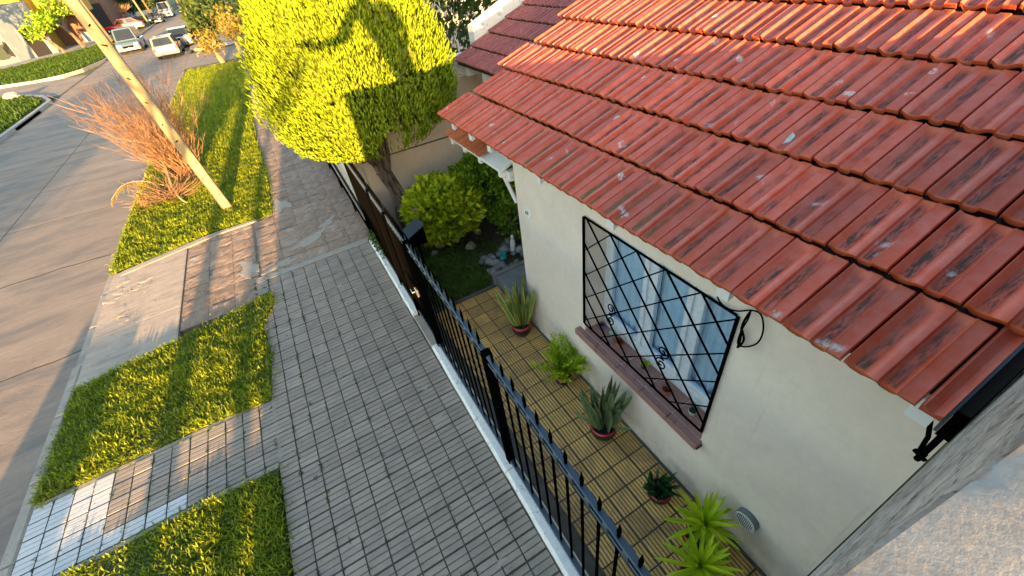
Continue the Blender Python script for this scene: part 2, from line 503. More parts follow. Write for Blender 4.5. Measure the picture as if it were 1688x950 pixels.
def copy_tree(o, loc, rotz=None, label=None, name=None):
    r = o.copy(); C.objects.link(r)
    r.location = loc
    if rotz is not None: r.rotation_euler = (0, 0, rotz)
    if label: r["label"] = label
    for ch in list(o.children):
        c = ch.copy(); C.objects.link(c); c.parent = r
        for g in list(ch.children):
            d = g.copy(); C.objects.link(d); d.parent = c
    return r

def unit(v):
    return v / (np.linalg.norm(v, axis=-1, keepdims=True) + 1e-9)

def leaf_cards(P, D, L, Wd, shade, fold=0.25, droop=0.15, rng=npr):
    """diamond-shaped folded leaves at P pointing along D, length L, width Wd: 4 triangles each"""
    n = len(P)
    D = unit(D)
    rv = unit(rng.normal(size=(n, 3)))
    S = unit(np.cross(D, rv)); N = np.cross(S, D)
    L = L[:, None]; Wd = Wd[:, None]
    mid = P + D * L * 0.45
    tip = P + D * L + N * (-L * droop)
    v = np.stack([P, mid + S * Wd * .5 + N * Wd * fold, tip, mid - S * Wd * .5 + N * Wd * fold, mid], 1).reshape(-1, 3)
    b = np.arange(n)[:, None] * 5
    F = np.stack([b + [0, 1, 4], b + [1, 2, 4], b + [2, 3, 4], b + [3, 0, 4]], 1).reshape(-1, 3)
    return v, F, np.repeat(shade, 5)

def spindles(P, D, L, Wd, shade):
    """plump four-sided sprays: 8 triangles each, tip attribute 1 at the end"""
    n = len(P)
    D = unit(D); rv = unit(npr.normal(size=(n, 3)))
    S = unit(np.cross(D, rv)); N = np.cross(S, D)
    L = L[:, None]; Wd = Wd[:, None]
    mid = P + D * L * 0.5
    v = np.stack([P, mid + S * Wd, mid + N * Wd * .45, mid - S * Wd, mid - N * Wd * .45, P + D * L], 1).reshape(-1, 3)
    b = np.arange(n)[:, None] * 6
    F = []
    for i in range(4):
        j = 1 + (i + 1) % 4
        F.append(b + [0, j, 1 + i]); F.append(b + [5, 1 + i, j])
    F = np.stack(F, 1).reshape(-1, 3)
    tip = np.tile(np.array([0, .45, .45, .45, .45, 1.0]), n)
    return v, F, np.repeat(shade, 6), tip

def in_poly(x, y, poly):
    x = np.asarray(x); y = np.asarray(y)
    c = np.zeros(len(x), bool)
    n = len(poly)
    for i in range(n):
        x0, y0 = poly[i]; x1, y1 = poly[(i + 1) % n]
        cond = ((y0 > y) != (y1 > y)) & (x < (x1 - x0) * (y - y0) / ((y1 - y0) + 1e-12) + x0)
        c ^= cond
    return c

def grass(name, poly, dens, h, w, m, z=0.0, parent=None, hvar=0.5, clump=1.0, bare=0.0, segs=2):
    xs = [p[0] for p in poly]; ys = [p[1] for p in poly]
    area = (max(xs) - min(xs)) * (max(ys) - min(ys))
    n = int(area * dens)
    x = npr.uniform(min(xs), max(xs), n); y = npr.uniform(min(ys), max(ys), n)
    x += 0.03 * npr.normal(size=n); y += 0.03 * npr.normal(size=n)
    k = in_poly(x, y, poly); x = x[k]; y = y[k]
    # patchy height
    ph = 0.5 + 0.5 * np.sin(x * 2.1 + 1.3 * np.sin(y * 1.7)) * np.sin(y * 2.6 + np.sin(x * 3.1))
    fn = 0.5 + 0.5 * np.sin(x * 9.1 + 2 * np.sin(y * 7.7)) * np.sin(y * 8.3 + 2 * np.sin(x * 6.1))
    if bare:
        keep = npr.uniform(size=len(x)) > bare * (1 - ph) * 1.6
        x, y, ph, fn = x[keep], y[keep], ph[keep], fn[keep]
    n = len(x)
    hh = h * (1 - hvar + hvar * (0.5 * ph + 0.5 * fn) * 2) * npr.uniform(0.5, 1.2, n)
    a = npr.uniform(0, 2 * math.pi, n)
    lean = npr.uniform(0.15, 1.1, n)
    d = np.stack([np.cos(a), np.sin(a)], 1)
    s = np.stack([-np.sin(a), np.cos(a)], 1)
    ww = w * npr.uniform(0.6, 1.4, n)
    base = np.stack([x, y, np.full(n, z)], 1)
    def pt(t, side):
        o = base.copy()
        o[:, :2] += d * (lean * hh * t * t)[:, None] + s * (ww * side)[:, None]
        o[:, 2] += hh * t * (1 - 0.25 * lean * t)
        return o
    sh = np.clip(0.25 + 0.35 * fn + npr.normal(0, 0.25, n), 0, 1)
    if segs == 2:
        V = np.stack([pt(0, -.4), pt(0, .4), pt(.55, -.5), pt(.55, .5), pt(1, 0)], 1).reshape(-1, 3)
        b = np.arange(n)[:, None] * 5
        F = np.stack([b + [0, 1, 3], b + [0, 3, 2], b + [2, 3, 4]], 1).reshape(-1, 3)
        q = 5
    else:
        V = np.stack([pt(0, -.5), pt(0, .5), pt(1, 0)], 1).reshape(-1, 3)
        b = np.arange(n)[:, None] * 3
        F = (b + [0, 1, 2])
        q = 3
    return np_mesh(name, V, F, m, parent, {"shade": np.repeat(sh, q)})

# leaf materials
mGrass = leaf_mat("verge_grass", (0.02, 0.06, 0.006), (0.08, 0.14, 0.010), trans=0.35)
mGrassGold = leaf_mat("yellowish_clover_grass", (0.04, 0.115, 0.007), (0.38, 0.42, 0.015), trans=0.35)
mLawn = leaf_mat("shaded_lawn_grass", (0.04, 0.10, 0.012), (0.16, 0.27, 0.03), trans=0.3)
mConifer = leaf_mat("golden_conifer", (0.11, 0.22, 0.006), (0.20, 0.31, 0.006), tip=(0.29, 0.36, 0.005), trans=0.15, rough=0.6)
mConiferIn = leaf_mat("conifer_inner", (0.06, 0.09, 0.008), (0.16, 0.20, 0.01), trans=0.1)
mBushYellow = leaf_mat("yellow_green_shrub", (0.10, 0.24, 0.010), (0.80, 0.86, 0.03), trans=0.3, rough=0.4)
mBushGreen = leaf_mat("mid_green_shrub", (0.05, 0.15, 0.012), (0.34, 0.52, 0.02), trans=0.3, rough=0.4)
mDarkLeaf = leaf_mat("dark_green_foliage", (0.02, 0.05, 0.012), (0.09, 0.13, 0.03), trans=0.25)
mYucca = leaf_mat("lime_yucca", (0.22, 0.42, 0.010), (0.62, 0.74, 0.03), trans=0.35, rough=0.35)
mLime = leaf_mat("lime_fern", (0.18, 0.36, 0.012), (0.55, 0.68, 0.02), trans=0.35, rough=0.4)
mAloe = leaf_mat("dark_aloe", (0.015, 0.06, 0.02), (0.05, 0.14, 0.05), trans=0.1, rough=0.4)
mDryLeaf = leaf_mat("golden_dry_leaf", (0.11, 0.075, 0.012), (0.30, 0.24, 0.035), trans=0.3)
def snake_mat(name, green, dark, edge):
    k = NT(name)
    a = k.new("ShaderNodeAttribute", attribute_name="edge")
    wv = k.noise(k.vec((1, 1, 10), True), 12, 3)
    c = k.mix(k.ramp(wv, 0.42, 0.58), green, dark)
    c = k.mix(k.ramp(a.outputs["Fac"], 0.55, 0.8), c, edge)
    k.link(c, k.p.inputs["Base Color"])
    k.p.inputs["Roughness"].default_value = 0.4
    return k.m
mSnake = snake_mat("variegated_snake_leaf", (0.16, 0.24, 0.07), (0.07, 0.14, 0.05), (0.48, 0.45, 0.08))
mSnakeDark = snake_mat("banded_snake_leaf", (0.13, 0.20, 0.11), (0.045, 0.10, 0.05), (0.22, 0.26, 0.10))

# ------------------------------------------------------------------ many alike pieces
CR = np.array(rot)
def project(p):
    v = CR.T @ (np.array(p, float) - np.array([0, 0, 4.0]))
    if v[2] > -0.05: return None
    return 844 + 691.514 * v[0] / -v[2], 475 - 691.514 * v[1] / -v[2], -v[2]
def in_view(p, m=60):
    q = project(p)
    return q is not None and -m < q[0] < 1688 + m and -m < q[1] < 950 + m
def pieces(parent, name, meshes, xf, limit=300, stuffname=None):
    """xf: list of (loc, euler, mesh index); the nearest ones in view become objects, the rest one joined part"""
    o = ORG.get(parent.name, Vector((0, 0, 0)))
    dist = lambda t: (Vector(t[0]) - Vector((0, 0, 4))).length
    vis = sorted([t for t in xf if in_view(t[0])], key=dist)
    hid = [t for t in xf if not in_view(t[0])]
    one = vis[:limit]; rest = vis[limit:] + hid
    for loc, eu, mi in one:
        link_obj(name, meshes[mi], parent, Vector(loc) - o, eu)
    if rest:
        Vs, Fs, base = [], [], 0
        data = {}
        at = {}
        for i, me in enumerate(meshes):
            me.calc_loop_triangles()
            v = np.zeros(len(me.vertices) * 3); me.vertices.foreach_get("co", v)
            f = np.zeros(len(me.loop_triangles) * 3, dtype=np.int32); me.loop_triangles.foreach_get("vertices", f)
            tr = {}
            for an in ("trough", "lip", "shade_grime"):
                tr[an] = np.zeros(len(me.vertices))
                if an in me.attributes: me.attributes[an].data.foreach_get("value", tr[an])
            pm = np.zeros(len(me.polygons), dtype=np.int32); me.polygons.foreach_get("material_index", pm)
            pi = np.zeros(len(me.loop_triangles), dtype=np.int32); me.loop_triangles.foreach_get("polygon_index", pi)
            data[i] = (v.reshape(-1, 3), f.reshape(-1, 3), tr, pm[pi])
        A = []; TM = []
        for loc, eu, mi in rest:
            v, f, tr, tm = data[mi]; TM.append(tm)
            m = np.array(Euler(eu).to_matrix())
            Vs.append(v @ m.T + np.array(loc)); Fs.append(f + base); A.append(tr); base += len(v)
        ob = np_mesh(stuffname or name + "_remainder", np.concatenate(Vs), np.concatenate(Fs), meshes[0].materials[0], parent, {an: np.concatenate([q[an] for q in A]) for an in ("trough", "lip", "shade_grime")})
        for m2 in list(meshes[0].materials)[1:]: ob.data.materials.append(m2)
        ob.data.polygons.foreach_set("material_index", np.concatenate(TM))
        ob["kind"] = "stuff"

def ribbed_mesh(name, w, l, nr, m, gap=0.010, groove=0.010, th=0.035, depth=0.005, bev=0.002):
    """slab w (x) by l (y) with nr raised ribs that run along x"""
    b = MB()
    b.box(-w / 2 + gap / 2, w / 2 - gap / 2, -l / 2 + gap / 2, l / 2 - gap / 2, -th, -depth, 1)
    rl = (l - gap) / nr
    for i in range(nr):
        y0 = -l / 2 + gap / 2 + i * rl + groove / 2; y1 = y0 + rl - groove
        x0, x1 = -w / 2 + gap / 2, w / 2 - gap / 2
        vs = [(x0, y0, -depth), (x1, y0, -depth), (x1, y1, -depth), (x0, y1, -depth),
              (x0 + bev, y0 + bev, 0), (x1 - bev, y0 + bev, 0), (x1 - bev, y1 - bev, 0), (x0 + bev, y1 - bev, 0)]
        b.add(vs, [(4, 5, 6, 7), (0, 1, 5, 4), (1, 2, 6, 5), (2, 3, 7, 6), (3, 0, 4, 7)])
    o = b.build(name, [m, mGrooveDirt]); me = o.data
    bpy.data.objects.remove(o)
    return me
def keep_mesh(b, name, m, smooth=False, attr=None):
    o = b.build(name, m, smooth=smooth, attr=attr); me = o.data
    bpy.data.objects.remove(o)
    return me
def jl(z=0.0, a=0.002, t=0.006):
    return z + rnd.uniform(-a, a), (rnd.uniform(-t, t), rnd.uniform(-t, t), rnd.uniform(-t, t))
def struct(o):
    o["kind"] = "structure"; return o

# ------------------------------------------------------------------ ground
b = MB(); b.add([(-450, -200, -0.16), (450, -200, -0.16), (450, 700, -0.16), (-450, 700, -0.16)], [(0, 1, 2, 3)])
struct(b.build("ground", mGrassBase))

# road: concrete slabs with irregular joints
b = MB(); b.box(-10.6, -3.9, -30, 200, -0.15, -0.0712)
b.box(-60, -10.6, 35.5, 44, -0.15, -0.0712)
b.box(-3.9, 30, 35.5, 44, -0.15, -0.0712)
road = struct(b.build("road", mRoadBed))
ybr = [-14, -9, -4, 0.2, 3.9, 7.22, 10.55, 13.6, 16.35, 20.2, 24.2, 28.3, 32.0, 35.6, 40, 44, 49, 54, 60, 66, 72, 80, 90, 100, 115, 130, 150, 200]
def joint(y, x):
    return y + 0.14 * (x + 4) / -3.0 * 0.9 + 0.03 * math.sin(x * 3.1 + y) + 0.018 * math.sin(x * 9.7 + y * 3)
for (xa, xb) in ((-6.78, -4.0), (-10.35, -6.81)):
    for i in range(len(ybr) - 1):
        ya, yb = ybr[i], ybr[i + 1]
        N = 14 if ya < 30 else 3
        g = 0.020 if i in (4, 5, 6) else 0.011
        if i == 6 and xa > -7: g = 0.03
        lo = [(xa + (xb - xa) * k / N, joint(ya, xa + (xb - xa) * k / N) + g) for k in range(N + 1)]
        hi = [(xa + (xb - xa) * k / N, joint(yb, xa + (xb - xa) * k / N) - g) for k in range(N, -1, -1)]
        s_ = MB(); s_.prism(lo + hi, -0.12, -0.07 + rnd.uniform(-0.0008, 0.0008))
        s_.build("road_slab", mRoad, road)
for k, (xa, xb) in enumerate([(-16, -10.55), (-24, -16.05), (-40, -24.05), (-3.98, 4), (4.05, 14)]):
    s_ = MB(); s_.prism([(xa, 36 + (0 if xa > -12 else 1.8)), (xb, 36), (xb, 43.6), (xa, 43.6 + (0 if xa > -12 else 1.8))], -0.12, -0.071)
    s_.build("road_slab", mRoad, road)

# kerb stones along our side
kerb = MB(); kerb.box(-4.0, -3.86, -14, 34.5, -0.15, -0.075)
kerb = struct(kerb.build("kerb", mRoadBed))
y = -6.0
while y < 34:
    L = 0.98 + rnd.uniform(-0.03, 0.03)
    s_ = MB()
    s_.box(-4.0 + rnd.uniform(-.006, .006), -3.87, y + 0.006, y + L - 0.006, -0.14, (0.004 if not 6.6 < y < 8.8 else -0.03) + rnd.uniform(-.006, .006), bev=0.018)
    s_.build("kerbstone", mKerb, kerb)
    y += L

# sidewalk
b = MB(); b.box(-1.475, 0.50, -6, 7.17, -0.15, -0.012)
sidewalk = struct(b.build("sidewalk", mGrout))
tw = 0.198
me = ribbed_mesh("ribbed_paver", tw, tw, 3, mPave)
xf = []
for i in range(10):
    for j in range(-10, 37):
        z, eu = jl(0.0, 0.002, 0.010)
        xf.append(((-1.276 + tw * (i - 0.5), 0.03 + tw * (j + 0.5), z), eu, 0))
pieces(sidewalk, "paving_tile", [me], xf, 300)
# cross joint cement strip at y 7.2
b = MB(); b.prism([(-1.40, 7.17), (0.52, 7.17), (0.54, 7.33), (-1.2, 7.29)], -0.1, 0.004); struct(b.build("cement_strip", mPatch))

# old worn pavement beyond
b = MB(); b.box(-1.36, 0.55, 7.25, 34.5, -0.15, -0.014); b.box(-2.615, -1.36, 6.65, 9.75, -0.15, -0.014)
worn = struct(b.build("worn_pavement", mGrooveDirt))
wv = []
for q in range(4):
    s_ = MB()
    r_ = random.Random(q + 3)
    n = 5; g = 0.391
    vs = []
    for a in range(n + 1):
        for c in range(n + 1):
            e = 0.006 if a in (0, n) or c in (0, n) else 0
            vs.append((-g / 2 + g * a / n + r_.uniform(-e, e) * 1.4, -g / 2 + g * c / n + r_.uniform(-e, e) * 1.4, r_.uniform(-0.006, 0.004) - e))
    fs = [(a * (n + 1) + c, (a + 1) * (n + 1) + c, (a + 1) * (n + 1) + c + 1, a * (n + 1) + c + 1) for a in range(n) for c in range(n)]
    s_.add(vs, fs)
    s_.box(-g / 2 + .01, g / 2 - .01, -g / 2 + .01, g / 2 - .01, -0.03, -0.016)
    wv.append(keep_mesh(s_, "worn_paver", mPaveBrown))
xf = []
for i in range(5):
    for j in range(0, 66):
        z, eu = jl(-0.002, 0.003, 0.010)
        yy = 7.50 + 0.397 * j
        xf.append(((-1.16 + 0.397 * i, yy, z), eu, rnd.randrange(4)))
for i in range(3):
    for j in range(8):
        z, eu = jl(-0.002, 0.003, 0.010)
        xf.append(((-2.40 + 0.397 * i, 6.83 + 0.397 * j, z), eu, rnd.randrange(4)))
pieces(worn, "worn_paver", wv, xf, 300)
def patch(cx, cy, rx, ry, a, seed, m=mPatch, z=0.0035, nm="cement_patch", parent=worn):
    r_ = random.Random(seed)
    pts = []
    for k in range(30):
        t = 2 * math.pi * k / 30
        q = 1 + r_.uniform(-0.16, 0.16) + .25 * math.sin(3 * t + seed) + .15 * math.sin(5 * t + 2 * seed)
        x = rx * math.cos(t) * q; yv = ry * math.sin(t) * q
        pts.append((cx + x * math.cos(a) - yv * math.sin(a), cy + x * math.sin(a) + yv * math.cos(a)))
    s_ = MB(); s_.prism(pts, -0.05, z)
    return s_.build(nm, m, parent)
for k, (cx, cy, rx, ry, a) in enumerate([(-0.42, 8.05, .34, .13, 0.5), (0.0, 8.5, .20, .09, 0.8), (-1.55, 7.75, .14, .30, 0.1), (-0.75, 10.1, .16, .3, 0.2), (-1.0, 7.5, .3, .07, 0.2)]):
    patch(cx, cy, rx, ry, a, k)

for k, (px_, py_, rx, ry, a) in enumerate([(752, 832, .012, .07, -.4), (826, 928, .02, .06, -.2), (722, 690, .02, .05, -.4), (735, 706, .018, .06, -.5), (700, 640, .02, .05, -.5), (560, 470, .03, .05, 0)]):
    r_ = CR @ np.array([(px_ - 844) / 691.514, -(py_ - 475) / 691.514, -1.0]); g_ = r_ * (4.0 / -r_[2])
    patch(g_[0], g_[1], ry, rx, a + .5, 90 + k, mPatch, 0.0035, "cement_smear", sidewalk)
P = np.stack([npr.uniform(-3.8, .45, 420), npr.uniform(.4, 12, 420), np.full(420, .012)], 1)
P[P[:, 0] < -1.5, 2] = .05
D = np.stack([npr.normal(size=420), npr.normal(size=420), npr.uniform(-.05, .25, 420)], 1)
v, f, sh = leaf_cards(P, D, npr.uniform(.012, .04, 420), npr.uniform(.008, .02, 420), npr.uniform(0, 1, 420))
tag(np_mesh("fallen_leaves", v, f, mDryLeaf, None, {"shade": sh}), "small dry fallen leaves scattered over pavement and verge", "leaves", kind="stuff")

# concrete driveway crossing the verge
b = MB(); b.prism([(-3.86, 6.15), (-2.62, 6.35), (-2.62, 9.72), (-3.86, 9.32)], -0.15, 0.0045)
drv = struct(b.build("driveway", mDrive))
for k, (x0, y0, x1, y1) in enumerate([(-3.84, 6.2, -3.25, 7.25), (-3.22, 6.25, -2.64, 7.3), (-3.84, 7.3, -3.3, 9.3), (-3.26, 7.34, -2.64, 9.55)]):
    s_ = MB(); j = lambda: rnd.uniform(-.012, .012)
    s_.prism([(x0 + j(), y0 + j()), ((x0 + x1) / 2, y0 + j()), (x1 + j(), y0 + j()), (x1 + j(), (y0 + y1) / 2), (x1 + j(), y1 + j()), ((x0 + x1) / 2, y1 + j()), (x0 + j(), y1 + j()), (x0 + j(), (y0 + y1) / 2)], -0.03, 0.006 + rnd.uniform(-.0006, .0006))
    s_.build("concrete_slab", mDrive, drv)
for k in range(9):
    patch(-3.7 + rnd.uniform(-.1, .45), 7.9 + rnd.uniform(-.5, 1.2), rnd.uniform(.03, .10), rnd.uniform(.04, .12), rnd.uniform(0, 3), 20 + k, mDrive, 0.0095, "broken_chunk", drv)
# pale concrete lip along the far grass edge
b = MB(); b.prism([(-3.72, 9.20), (-2.0, 9.62), (-1.3, 9.66), (-1.3, 9.76), (-2.2, 9.74), (-3.72, 9.36)], -0.05, 0.012); struct(b.build("concrete_lip", mDrive))

# paved strip across the verge with white painted tiles
b = MB(); b.box(-3.86, -1.475, 3.38, 4.40, -0.15, -0.012)
strip = struct(b.build("verge_crossing", mGrout))
tws = 0.187
meW = ribbed_mesh("white_paver", tws, tws, 3, mPaveWhite, depth=0.003, groove=.006)
meG = ribbed_mesh("grey_paver", tws, tws, 3, mPave)
wx, gx = [], []
for i in range(13):
    for j in range(5):
        z, eu = jl(0.0, 0.003, 0.008)
        loc = (-3.858 + tws * (i + .5) - 0.0, 3.425 + tws * (j + .5), z)
        if i < 4 or (j == 0 and i < 8): wx.append((loc, eu, 0))
        else: gx.append((loc, eu, 0))
pieces(strip, "white_tile", [meW], wx); pieces(strip, "grey_tile", [meG], gx)
b = MB(); b.prism([(-3.86, 3.36), (-1.48, 3.36), (-1.48, 3.42), (-3.86, 3.42)], -0.1, -0.003); b.prism([(-3.86, 4.365), (-1.48, 4.365), (-1.48, 4.41), (-3.86, 4.41)], -0.1, -0.003)
b.build("cement_edge", mPatch, strip)

# verges
vA = [(-3.86, 1.0), (-1.50, 1.0), (-1.49, 3.30), (-2.4, 3.38), (-3.86, 3.34)]
vB = [(-3.86, 4.42), (-2.4, 4.44), (-1.46, 4.36), (-1.38, 5.2), (-1.44, 5.9), (-1.22, 6.45), (-1.26, 6.74), (-2.0, 6.52), (-2.62, 6.36), (-3.84, 6.16)]
vD = [(-3.90, 9.44), (-3.0, 9.6), (-2.2, 9.86), (-1.5, 9.80), (-0.98, 9.72), (-0.86, 12), (-0.90, 16), (-0.78, 21), (-0.60, 27), (-0.8, 33.5), (-3.6, 34), (-3.92, 30)]
for nm, p in (("verge_soil", vA), ("verge_soil", vB), ("verge_soil", vD)):
    s_ = MB(); s_.prism(p, -0.15, 0.004); struct(s_.build(nm, mGrassBase))
def gr(name, label, cat, *a, **k):
    o = grass(name, *a, **k); tag(o, label, cat, kind="stuff"); return o
gr("grass", "gold flecked grass patch at the bottom left beside the white painted tiles", "grass", vA, 5600, 0.07, 0.013, mGrassGold, bare=0.5)
gr("grass", "dense green grass patch between the tiled crossing and the concrete driveway", "grass", vB, 5600, 0.08, 0.013, mGrassGold, bare=0.35)
vD1 = [p for p in [(-3.93, 9.42), (-3.0, 9.58), (-2.2, 9.84), (-1.5, 9.78), (-0.98, 9.70), (-0.86, 12), (-0.88, 14.5), (-3.93, 14.5)]]
vD2 = [(-3.93, 14.5), (-0.88, 14.5), (-0.90, 16), (-0.78, 21), (-0.60, 27), (-0.8, 33.5), (-3.6, 34), (-3.92, 30)]
gr("grass", "grass verge around the leaning timber pole, in front of the orange brush", "grass", vD1, 3600, 0.09, 0.02, mGrassGold, bare=0.3)
gr("grass", "long green verge beside the pavement beyond the orange brush", "grass", vD2, 900, 0.13, 0.04, mGrassGold, segs=1)
ev, ef, es, eb = [], [], [], 0
for poly in (vA, vB, vD1):
    for (x0_, y0_), (x1_, y1_) in zip(poly, poly[1:] + poly[:1]):
        Ls = math.hypot(x1_ - x0_, y1_ - y0_); nn_ = int(Ls * 150)
        if y0_ < 1.5 and y1_ < 1.5 or y0_ > 14 and y1_ > 14: continue
        t_ = npr.uniform(0, 1, nn_); amp = .022 + .035 * np.abs(np.sin(t_ * Ls * 5.3 + x0_ * 3)) * np.abs(np.sin(t_ * Ls * 2.1 + y0_))
        px_ = x0_ + (x1_ - x0_) * t_ + npr.normal(0, 1, nn_) * amp; py_ = y0_ + (y1_ - y0_) * t_ + npr.normal(0, 1, nn_) * amp
        P_ = np.stack([px_, py_, np.full(nn_, .002)], 1)
        D_ = np.stack([npr.normal(size=nn_), npr.normal(size=nn_), npr.uniform(.15, 1.3, nn_)], 1)
        v_, f_, s0_ = leaf_cards(P_, D_, npr.uniform(.03, .08, nn_), npr.uniform(.006, .014, nn_), npr.uniform(0, 1, nn_))
        ev.append(v_); ef.append(f_ + eb); es.append(s0_); eb += len(v_)
tag(np_mesh("grass_fringe", np.concatenate(ev), np.concatenate(ef), mGrassGold, None, {"shade": np.concatenate(es)}), "ragged grass fringe creeping over the edges of the paving", "grass", kind="stuff")
# weeds in the pavement joints
wp = []
for k in range(260):
    i = rnd.choice([0, 0, 0, 1, 1, 2, 2, 3, 4, 5, 7]); x = -1.474 + tw * i; y = rnd.uniform(0.2, 7.2)
    wp.append((x + rnd.uniform(-.006, .006), y))
for k in range(40):
    wp.append((rnd.uniform(-1.45, 0.4), 0.03 + tw * rnd.randrange(1, 36)))
for k in range(60):
    wp.append((-3.858 + tws * rnd.randrange(1, 13), rnd.uniform(3.4, 4.36)))
P, D = [], []
for x, y in wp:
    for q in range(rnd.randrange(3, 12)):
        a = rnd.uniform(0, 6.28); P.append((x + rnd.uniform(-.008, .008), y + rnd.uniform(-.03, .03), -0.006)); D.append((math.cos(a) * .8, math.sin(a) * .8, rnd.uniform(.2, 1)))
P = np.array(P); D = np.array(D)
v, f, sh = leaf_cards(P, D, npr.uniform(.015, .038, len(P)), npr.uniform(.006, .013, len(P)), npr.uniform(0.1, .8, len(P)))
tag(np_mesh("weeds", v, f, mGrass, None, {"shade": sh}), "small green weeds growing in the joints of the grey pavement", "weeds", kind="stuff")

# far verges, pavements and lawns across the street
nl = [(-10.5, -10), (-10.45, 29.5), (-10.5, 33.6), (-11.4, 35.9), (-13.0, 38.2), (-14.5, 39.9), (-30, 40.5), (-30, -10)]
s_ = MB(); s_.prism(nl, -0.15, 0.05); struct(s_.build("far_verge_soil", mGrassBase))
gr("grass", "lawn on the rounded corner across the street at the left edge", "grass", [(-10.6, 18), (-10.6, 33.4), (-11.6, 35.7), (-13.1, 37.9), (-14.6, 39.7), (-20, 39.8), (-20, 18)], 110, 0.2, 0.10, mGrass, z=0.05, segs=1)
fl = [(-24, 46.2), (-16.2, 46.1), (-13.7, 44.8), (-12.4, 45.2), (-11.5, 46.6), (-10.7, 50.4), (-10.7, 120), (-14.0, 120), (-14.3, 66.1), (-16.5, 63.2), (-18.0, 60.6), (-20, 57.8), (-24, 55)]
s_ = MB(); s_.prism(fl, -0.15, 0.05); struct(s_.build("corner_verge_soil", mGrassBase))
gr("grass", "bright green grass strip in front of the white mural building", "grass", fl[:7] + [(-10.7, 75), (-14, 75)] + fl[8:], 90, 0.2, 0.12, mGrass, z=0.05, segs=1)
s_ = MB(); s_.prism([(-24, 55), (-20, 57.8), (-18, 60.6), (-16.5, 63.2), (-14.3, 66.1), (-14, 120), (-17, 120), (-19, 72), (-22, 66), (-24, 62)], -0.15, 0.06); struct(s_.build("far_pavement", mGrey))
def kerb_line(pts, name="far_kerb"):
    s_ = MB()
    for (x0, y0), (x1, y1) in zip(pts, pts[1:]):
        d = Vector((x1 - x0, y1 - y0, 0)); L = d.length; d.normalize(); n = Vector((-d.y, d.x, 0)) * 0.09
        q = [(x0 - n.x, y0 - n.y), (x1 - n.x, y1 - n.y), (x1 + n.x, y1 + n.y), (x0 + n.x, y0 + n.y)]
        s_.prism(q, -0.15, 0.075)
    return struct(s_.build(name, mGrey))
kerb_line([(-10.42, -10), (-10.38, 29.5), (-10.42, 33.6), (-11.3, 36.0), (-12.9, 38.4), (-14.5, 40.1), (-30, 40.7)])
kerb_line([(-24, 46.1), (-16.2, 46.0), (-13.7, 44.7), (-12.3, 45.1), (-11.4, 46.5), (-10.6, 50.4), (-10.6, 120)])
# drain opening at the rounded kerb
b = MB(); b.box(-10.36, -10.22, 27.5, 31.0, -0.11, 0.02); tag(b.build("storm_drain", mBlackMatt), "dark storm drain slot in the kerb of the rounded corner", "storm drain")
b = MB(); b.blob((-13.0, 37.3, 0.15), (0.42, 0.4, 0.28), 9, 6, 0.12); tag(b.build("boulder", mCoping), "pale round boulder lying on the corner lawn across the street", "boulder")
# right hand corner beyond our verge
s_ = MB(); s_.prism([(-3.7, 45.5), (14, 45.5), (14, 160), (-4.1, 160), (-4.1, 47)], -0.15, 0.04); struct(s_.build("far_right_soil", mGrey))
s_ = MB(); s_.prism([(-1.36, 34.5), (14, 34.5), (14, 13.2), (0.62, 13.2), (0.55, 34.5)], -0.15, 0.0); struct(s_.build("neighbour_yard", mGrey))

# ------------------------------------------------------------------ the house
XW = 1.83
house = thing("house", "cream house with a red tiled roof, barred window and white rafter ends", "house", (XW, 0, 0))
WY0, WY1, WZ0, WZ1 = 0.955, 2.415, 0.845, 2.195
def wall_hole(b, x0, x1, y0, y1, z0, z1, hy0, hy1, hz0, hz1):
    ys = [y0, hy0, hy1, y1]; zs = [z0, hz0, hz1, z1]
    for x, flip in ((x0, False), (x1, True)):
        vs = [(x, yy, zz) for yy in ys for zz in zs]
        fs = []
        for i in range(3):
            for j in range(3):
                if i == 1 and j == 1: continue
                q = (i * 4 + j, (i + 1) * 4 + j, (i + 1) * 4 + j + 1, i * 4 + j + 1)
                fs.append(q[::-1] if not flip else q)
        b.add(vs, fs)
    for (a, c) in (((hy0, hz0), (hy1, hz0)), ((hy1, hz0), (hy1, hz1)), ((hy1, hz1), (hy0, hz1)), ((hy0, hz1), (hy0, hz0))):
        b.add([(x0, a[0], a[1]), (x0, c[0], c[1]), (x1, c[0], c[1]), (x1, a[0], a[1])], [(0, 1, 2, 3)])
    for (a, c) in (((y0, z0), (y0, z1)), ((y0, z1), (y1, z1)), ((y1, z1), (y1, z0))):
        b.add([(x0, a[0], a[1]), (x0, c[0], c[1]), (x1, c[0], c[1]), (x1, a[0], a[1])], [(0, 1, 2, 3)])
b = MB()
wall_hole(b, XW, XW + 0.30, 0.0, 3.59, -0.05, 2.66, WY0, WY1, WZ0, WZ1)
b.build("wall", mPlaster, house)
b = MB(); b.box(XW + 0.301, 3.10, 3.30, 3.588, -0.05, 2.66); b.box(3.101, 3.35, 3.3, 7.02, -0.05, 2.64)
b.add([(3.0, 4.40, 2.6), (5.4, 4.40, 2.6), (5.4, 4.40, 4.02), (3.0, 4.40, 3.10), (3.0, 4.44, 2.6), (5.4, 4.44, 2.6), (5.4, 4.44, 4.02), (3.0, 4.44, 3.10)], [(0, 1, 2, 3), (7, 6, 5, 4), (3, 2, 6, 7), (0, 3, 7, 4)])
b.build("recessed_wall", mPlasterWorn, house)
# small dark plinth stain line at the foot of the wall
b = MB(); b.box(XW - 0.012, XW - 0.001, 0.0, 3.6, -0.05, 0.035); b.build("skirting", mDarkStone, house)

